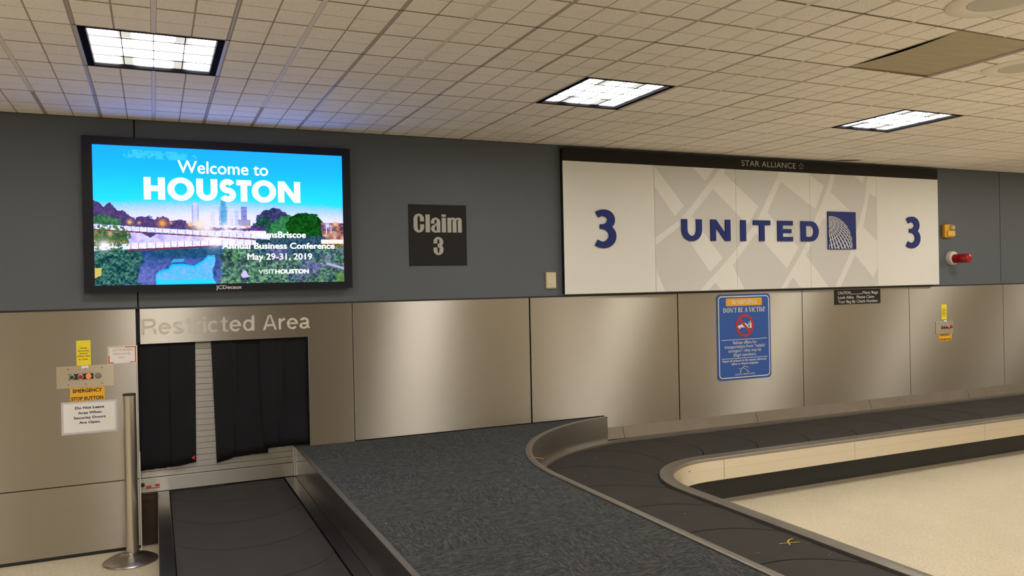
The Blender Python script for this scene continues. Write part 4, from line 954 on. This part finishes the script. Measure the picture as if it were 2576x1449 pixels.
cu_ = empty('strip_curtain', (.43, .03, 1.32), 'black rubber strip curtain hanging in the conveyor opening', 'curtain')
def strip(x0t, x1t, x0b, x1b, zl, zr, yo, ph, amp=.006, fringe=None):
    mb = MB(); nx_, nz_ = 22, 14
    for i in range(nx_+1):
        u = i/nx_
        for j in range(nz_+1):
            v = j/nz_; zb_ = zl+(zr-zl)*u+(fringe[i] if fringe else rnd.uniform(-.002, .002)*(j == 0))
            x = (x0b+(x1b-x0b)*u)*(1-v)+(x0t+(x1t-x0t)*u)*v
            yy = yo+amp*math.sin(u*7+ph)*(1-.6*v)+.003*math.sin(v*5+ph)
            mb.v.append((x, yy, zb_+(1.325-zb_)*v))
    n0 = len(mb.v)
    for i in range(nx_):
        for j in range(nz_):
            a_ = i*(nz_+1)+j; mb.f.append((a_, a_+nz_+1, a_+nz_+2, a_+1))
    o = obj('curtain_strip', mb, M_RUBBER, cu_, smooth=True)
    so = o.modifiers.new('thick', 'SOLIDIFY'); so.thickness = .004
    return o
strip(-.099, .110, -.099, .105, .488, .497, .030, 0.3)
s2_ = strip(.085, .242, .080, .232, .495, .511, .022, 2.0)
strip(.340, .500, .361, .505, .488, .528, .024, 1.0)
strip(.470, .700, .478, .690, .520, .524, .034, 4.0)
strip(.640, .800, .660, .802, .556, .556, .024, 2.6)
strip(.760, .968, .772, .968, .560, .552, .030, 5.0, amp=.004)
obj('red_sticker', MB().poly([(.203, .0135, .545), (.222, .0135, .527), (.226, .0135, .560)]), mat('pink_red_sticker', (.55, .02, .05), .6), cu_, label='small red triangle')
obj('curtain_rail', MB().box(-.098, .984, .020, .046, 1.318, 1.336), M_BLACK, cu_)

# ------------------------------------------------------------------ PATHS
def arc_path(straight_y0, x_wall_end, cxy, r, side, n=36):
    """near branch up +y at x = cx-r, quarter turn, wall branch along +x; normal points to the outside (left of travel)"""
    cx_, cy_ = cxy; P = []
    ys = np.linspace(straight_y0, cy_, 12)
    for yv in ys[:-1]: P.append((cx_-r, float(yv), -1.0, 0.0))
    for i in range(n+1):
        a_ = math.pi-(math.pi/2)*i/n; P.append((cx_+r*math.cos(a_), cy_+r*math.sin(a_), math.cos(a_), math.sin(a_)))
    for xv in np.linspace(cx_, x_wall_end, 14)[1:]: P.append((float(xv), cy_+r, 0.0, 1.0))
    return P
CC = (3.62, -1.58); R0 = 1.09; YN = -5.0; XE = 14.0; BZ = .345
base = arc_path(YN, XE, CC, R0, 0)

# ------------------------------------------------------------------ CARPETED PLATFORM
plat = empty('luggage_platform', (1.46, -1.5, 0), 'raised blue-grey carpeted platform between the two conveyors', 'platform')
RO = 1.578                       # outer radius of the curved lip
def lip_x(yv): return CC[0]-RO
outline = [(.893, YN), (CC[0]-RO-.002, YN)] + [(CC[0]+(RO+.002)*math.cos(math.pi-(math.pi/2)*i/30), CC[1]+(RO+.002)*math.sin(math.pi-(math.pi/2)*i/30)) for i in range(0, 31) if CC[0]+(RO+.002)*math.cos(math.pi-(math.pi/2)*i/30) < 3.31] + [(3.318, CC[1]+math.sqrt((RO+.002)**2-(3.318-CC[0])**2)), (3.318, -.0012), (.893, -.0012)]
import bmesh
def carpet_tiles():
    bm = bmesh.new(); vs = [bm.verts.new((x, y_, .5468)) for x, y_ in outline]; f = bm.faces.new(vs); bm.normal_update()
    if f.normal.z < 0: f.normal_flip()
    T_ = .5
    gxs = [.893+T_*i for i in range(1, 5)]; gys = [-T_*i for i in range(1, 10)]
    for gx_ in gxs: bmesh.ops.bisect_plane(bm, geom=bm.verts[:]+bm.edges[:]+bm.faces[:], plane_co=(gx_, 0, 0), plane_no=(1, 0, 0))
    for gy_ in gys: bmesh.ops.bisect_plane(bm, geom=bm.verts[:]+bm.edges[:]+bm.faces[:], plane_co=(0, gy_, 0), plane_no=(0, 1, 0))
    for f in bm.faces:
        pts = [(v.co.x, v.co.y) for v in f.verts]
        cx_ = sum(p[0] for p in pts)/len(pts); cy_ = sum(p[1] for p in pts)/len(pts)
        ix, iy = int((cx_-.893)//T_), int((-cy_)//T_)
        sh_ = [(cx_+(p[0]-cx_)*.9985, cy_+(p[1]-cy_)*.9985) for p in pts]
        mb = MB().hprism(sh_, .5400, .5468)
        obj('carpet_tile', mb, M_CARP[(ix+iy) % 2], plat)
    bm.free()
carpet_tiles()
obj('deck', MB().hprism([(x, y_) for x, y_ in outline], .10, .5398), M_BODY, plat)
# left edge: vertical steel face and worn lip
LB = [(.868, YN), (.868, .028)]
obj('side_face', MB().box(.8680, .8720, YN, .028, .30, .5440), M_TRIMD, plat, label='dark polished steel side facing the left conveyor')
obj('edge_lip', MB().box(.866, .8925, YN, .0, .5445, .5500), M_TRIM, plat)
# right edge: curved fascia with lip
lp = [(x, y_, nx, ny) for (x, y_, nx, ny) in arc_path(YN, CC[0], CC, RO, 0, 48) if not (nx == 0.0 and x > 3.33)]
lp = [p for p in lp if p[0] <= 3.335 and p[1] <= -.002]
obj('curved_lip', MB().sweep(lp, [(0, .545), (0, .5525), (-.006, .5545), (-.036, .5545), (-.042, .5525), (-.042, .545)], True), M_TRIM, plat, smooth=True)
obj('curved_fascia', MB().sweep(lp, [(-.036, .548), (-.041, .548), (-.041, .350), (-.036, .350)], True), steel('fascia_steel', (.42, .39, .35), .34, grain=(0, 0, 1), aniso=.0), plat, smooth=True, label='curved steel face above the belt')
# orange cord scrap beside the lip
tag(obj('orange_scrap', MB().sweep([(2.150+.010*i, -1.075-.012*i*1.6, -.7, -.5) for i in range(6)], [(0, .547), (.004, .5505), (.008, .547)], True), mat('orange_tape', (.35, .15, .03), .6)), 'small orange scrap lying along the curved platform lip', 'scrap')

# ------------------------------------------------------------------ CAROUSEL
car = empty('baggage_carousel', (3.62, -1.58, 0), 'curved baggage carousel with dark overlapping plates and steel rims', 'baggage carousel')
def on_path(s, t):   # s along centre line (0 where the turn starts), t lateral (+ outside)
    if s < 0: return (CC[0]-R0-t, CC[1]+s)
    L_ = R0*math.pi/2
    if s < L_:
        a_ = math.pi-s/R0; r_ = R0+t; return (CC[0]+r_*math.cos(a_), CC[1]+r_*math.sin(a_))
    return (CC[0]+s-L_, CC[1]+R0+t)
HW = .385; RC = .45; PITCH_ = .52; S0 = -.68
NT = 16
def plate(s_lead, s_trail, z_lo, z_hi, posf, hw, rc, parent, amb, gap=.006, edge=0):
    mb = MB(); off = lambda t: math.sqrt(max(0, rc*rc-t*t))-rc
    nr = 6
    for r_ in range(nr+1):
        for i in range(NT+1):
            t = -hw+2*hw*i/NT; q = r_/nr
            s_ = (s_trail+gap+off(t))*(1-q)+(s_lead+off(t))*q
            x, y_ = posf(s_, t); mb.v.append((x, y_, z_lo+(z_hi-z_lo)*q))
    for r_ in range(nr):
        for i in range(NT):
            a_ = r_*(NT+1)+i; mb.f.append((a_, a_+1, a_+NT+2, a_+NT+1))
    b_ = len(mb.v)
    for i in range(NT+1):
        x, y_, zz = mb.v[nr*(NT+1)+i]; mb.v.append((x, y_, zz-.012))
    for i in range(NT): mb.f.append((nr*(NT+1)+i, nr*(NT+1)+i+1, b_+i+1, b_+i))
    o = obj('belt_plate', mb, amb, parent, smooth=True)
    if edge:
        eb = MB()
        for i in range(NT+1):
            t = -hw+2*hw*i/NT
            for ds in (-edge, 0): x, y_ = posf(s_lead+off(t)+ds, t); eb.v.append((x, y_, z_hi+.0007))
        for i in range(NT): eb.f.append((2*i, 2*i+2, 2*i+3, 2*i+1))
        obj('dark_edge', eb, M_BELTE, o)
    return o
for k in range(-5, 24):
    s_ = S0+PITCH_*k
    if s_-PITCH_ < YN-CC[1]+.55 or s_ > 11.4: continue
    plate(s_, s_-PITCH_, .3425, .3455, on_path, HW, RC, car, M_BELT, .004, .008)
obj('belt_bed', MB().sweep(base, [(-HW-.01, .331), (HW+.01, .331)]), M_BELTE, car)
obj('belt_gap', MB().sweep(base, [(-HW-.012, .30), (-HW-.012, .3345), (-HW+.001, .3345), (-HW+.001, .30)]), M_BLACK, car)
# outer ledge and flashing against fascia / wall
obj('outer_ledge', MB().sweep(base, [(HW+.006, .325), (HW+.006, .3585), (HW+.066, .3605), (HW+.066, .325)]), M_TRIM, car, smooth=True)
wallp = [p for p in base if p[0] >= 3.34 and p[3] > .9]
M_FLASH = mat('dull_flashing', (.17, .145, .11), .5, .5, var=.2, vscale=7)
# flashing: from y=-.04,z=.362 up to y=0,z=.447
fl_parts = [(3.335, 3.50), (3.504, 4.9), (4.904, 6.3), (6.304, 7.7), (7.704, 9.1), (9.104, 10.5), (10.504, 13.9)]
for a, b in fl_parts:
    m_ = MB(); m_.quad((a, -.038, .361), (b, -.038, .361), (b, -.020, .405), (a, -.020, .405)); m_.quad((a, -.020, .405), (b, -.020, .405), (b, -.001, .452), (a, -.001, .452))
    obj('wall_flashing', m_, M_FLASH, car)
obj('end_post', MB().box(3.318, 3.333, -.034, .016, .36, .5435), M_BODY, car)
# inner rim: flat top, rounded edge, skirt, kick plate
rimp = base
RI = -HW-.008
obj('inner_rim', MB().sweep(rimp, [(RI, .335), (RI, .3590), (RI-.003, .3610), (RI-.080, .3610), (RI-.088, .3580), (RI-.091, .352), (RI-.091, .335)]), M_TRIM, car, smooth=True)
# skirt in upper and lower bands, split in sections
def sub(path, i0, i1): return path[i0:i1+1]
def resample(y0, x1):
    return arc_path(y0, x1, CC, R0, 0, 36)
M_SKIRT = steel('skirt_steel', (.76, .70, .60), .38, grain=(1, 0, 0), aniso=.5)
def skirt_sec(path):
    obj('skirt_upper', MB().sweep(path, [(RI-.086, .350), (RI-.0895, .2725)]), M_SKIRT, car, smooth=True)
    obj('skirt_lower', MB().sweep(path, [(RI-.0875, .2715), (RI-.0865, .190), (RI-.075, .190)]), M_SKIRT, car, smooth=True)
arcp = [p for p in base if p[2] != 0.0 and p[3] != 0.0]
nearp = [p for p in base if p[2] == -1.0]
skirt_sec(nearp[:]+[]); skirt_sec([nearp[-1]]+arcp+[(3.755, CC[1]+R0, 0.0, 1.0)])
cuts = [3.757, 5.05, 6.6, 8.2, 9.8, 11.4, 13.9]
for a, b in zip(cuts, cuts[1:]): skirt_sec([(a+.001, CC[1]+R0, 0.0, 1.0), (b-.001, CC[1]+R0, 0.0, 1.0)])
obj('seam_strip', MB().sweep(base, [(RI-.080, .34), (RI-.080, .20), (RI+.05, .20)]), M_GAP, car)
kb = MB(); kp = []
for p in base: kp.append(p)
kb.sweep(kp, [(RI+.055, .325), (RI+.070, .09), (RI+.062, .0)])
obj('kick_plate', kb, M_KICK, car, smooth=True)
obj('outer_side', MB().sweep([p for p in base if not (p[0] > 3.3)], [(HW+.07, 0), (HW+.07, .33)]), M_BODY, car)
obj('rivet', MB().lathe([(.004, 0), (.004, .003)], (3.40, -1.035, .30), 'y', 8), M_BLACK, car)
# chalk marks on a plate
def chalk(name, strokes, z, m, label):
    P = []
    for pts, wd in strokes: P += stroke(pts, wd)
    mb = MB()
    for p in P:
        if sum(a_[0]*b_[1]-b_[0]*a_[1] for a_, b_ in zip(p, p[1:]+p[:1])) < 0: p = p[::-1]
        mb.poly([(x, y_, z) for x, y_ in p])
    return obj(name, mb, m, car, label=label)
chalk('yellow_mark', [([(2.758, -2.607), (2.811, -2.617), (2.862, -2.634)], .007), ([(2.872, -2.578), (2.838, -2.585), (2.815, -2.605), (2.793, -2.642)], .008)], .3468, mat('yellow_chalk', (.55, .38, .02), .8), 'yellow chalk mark')
chalk('blue_mark', [([(2.835, -2.840), (2.885, -2.815), (2.888, -2.872), (2.835, -2.840)], .003), ([(2.872, -2.768), (2.884, -2.792)], .003)], .3468, mat('blue_chalk', (.07, .11, .22), .8), 'faint blue chalk triangle')
sm = MB()
for (x, y_) in ((2.575, -2.66), (2.50, -1.40), (2.60, -.97), (2.78, -.60), (3.35, -.62), (2.66, -1.98), (2.42, -1.12), (2.95, -.52), (2.44, -2.35), (3.9, -.35)):
    a_ = rnd.uniform(0, 3); dx_, dy_ = .014*math.cos(a_), .006*math.sin(a_)
    sm.poly([(x-dx_, y_-dy_, .3468), (x+dx_, y_-dy_-.002, .3468), (x+dx_*.8, y_+dy_+.001, .3468), (x-dx_*.7, y_+dy_, .3468)][::1])
o = obj('pale_scuffs', sm, mat('pale_scuff', (.16, .14, .11), .8), car, label='tiny pale scuffs on the plates'); o['kind'] = 'stuff'

# ------------------------------------------------------------------ LEFT CONVEYOR
cv = empty('feed_conveyor', (.43, -1.6, 0), 'feed conveyor running out of the curtained opening toward the viewer', 'conveyor')
def pos_l(s, t): return (.43-t, .02-s)
for k in range(0, 10):
    s_ = .41+.5*k
    plate(s_, s_-.5 if k else -.02, .3335, .3345, pos_l, .358, .39, cv, M_BELT, .0025)
obj('belt_bed', MB().box(.065, .795, YN, .07, .315, .3295), M_BELTE, cv)
obj('left_rail', MB().box(-.005, .066, YN, .034, .325, .3425), M_TRIMD, cv, bevel=.003, label='dark scuffed steel side rail')
obj('left_side', MB().box(-.004, .002, YN, .034, 0, .325), M_TRIM, cv)
obj('right_ledge', MB().box(.797, .8670, YN, .034, .318, .3405), M_TRIMD, cv, bevel=.002, label='dark scuffed steel ledge')
obj('frame_body', MB().box(.02, .84, YN, .07, .02, .31), M_BODY, cv)
obj('finger_guard', MB().box(.068, .096, -.030, -.018, .3405, .3445).box(.066, .40, .024, .034, .339, .342), M_BLACK, cv)

# ------------------------------------------------------------------ STANCHION
st = empty('stanchion_post', (-.163, -.235, 0), 'brushed steel stanchion post on a round domed base by the left wall', 'stanchion')
obj('base', MB().lathe([(.152, 0), (.154, .006), (.148, .013), (.115, .030), (.07, .043), (.045, .050), (.040, .056)], (-.163, -.235, 0), n=64), mat('satin_base_steel', (.40, .36, .32), .3, 1.0), st, smooth=True)
obj('pole', MB().lathe([(.0365, .050), (.0365, 1.012)], (-.140, -.2, 0), n=48), mat('satin_pole_steel', (.56, .53, .47), .28, 1.0), st, smooth=True) if False else obj('pole', MB().lathe([(.0360, .050), (.0360, 1.010)], (-.150, -.225, 0), n=48), mat('satin_pole_steel', (.56, .53, .47), .28, 1.0), st, smooth=True)
obj('black_ring', MB().lathe([(.0372, 1.010), (.0372, 1.020)], (-.150, -.225, 0), n=48), M_BLACK, st, smooth=True)
obj('collar', MB().lathe([(.041, .046), (.041, .056), (.0365, .058)], (-.150, -.225, 0), n=40), M_TRIM, st, smooth=True)
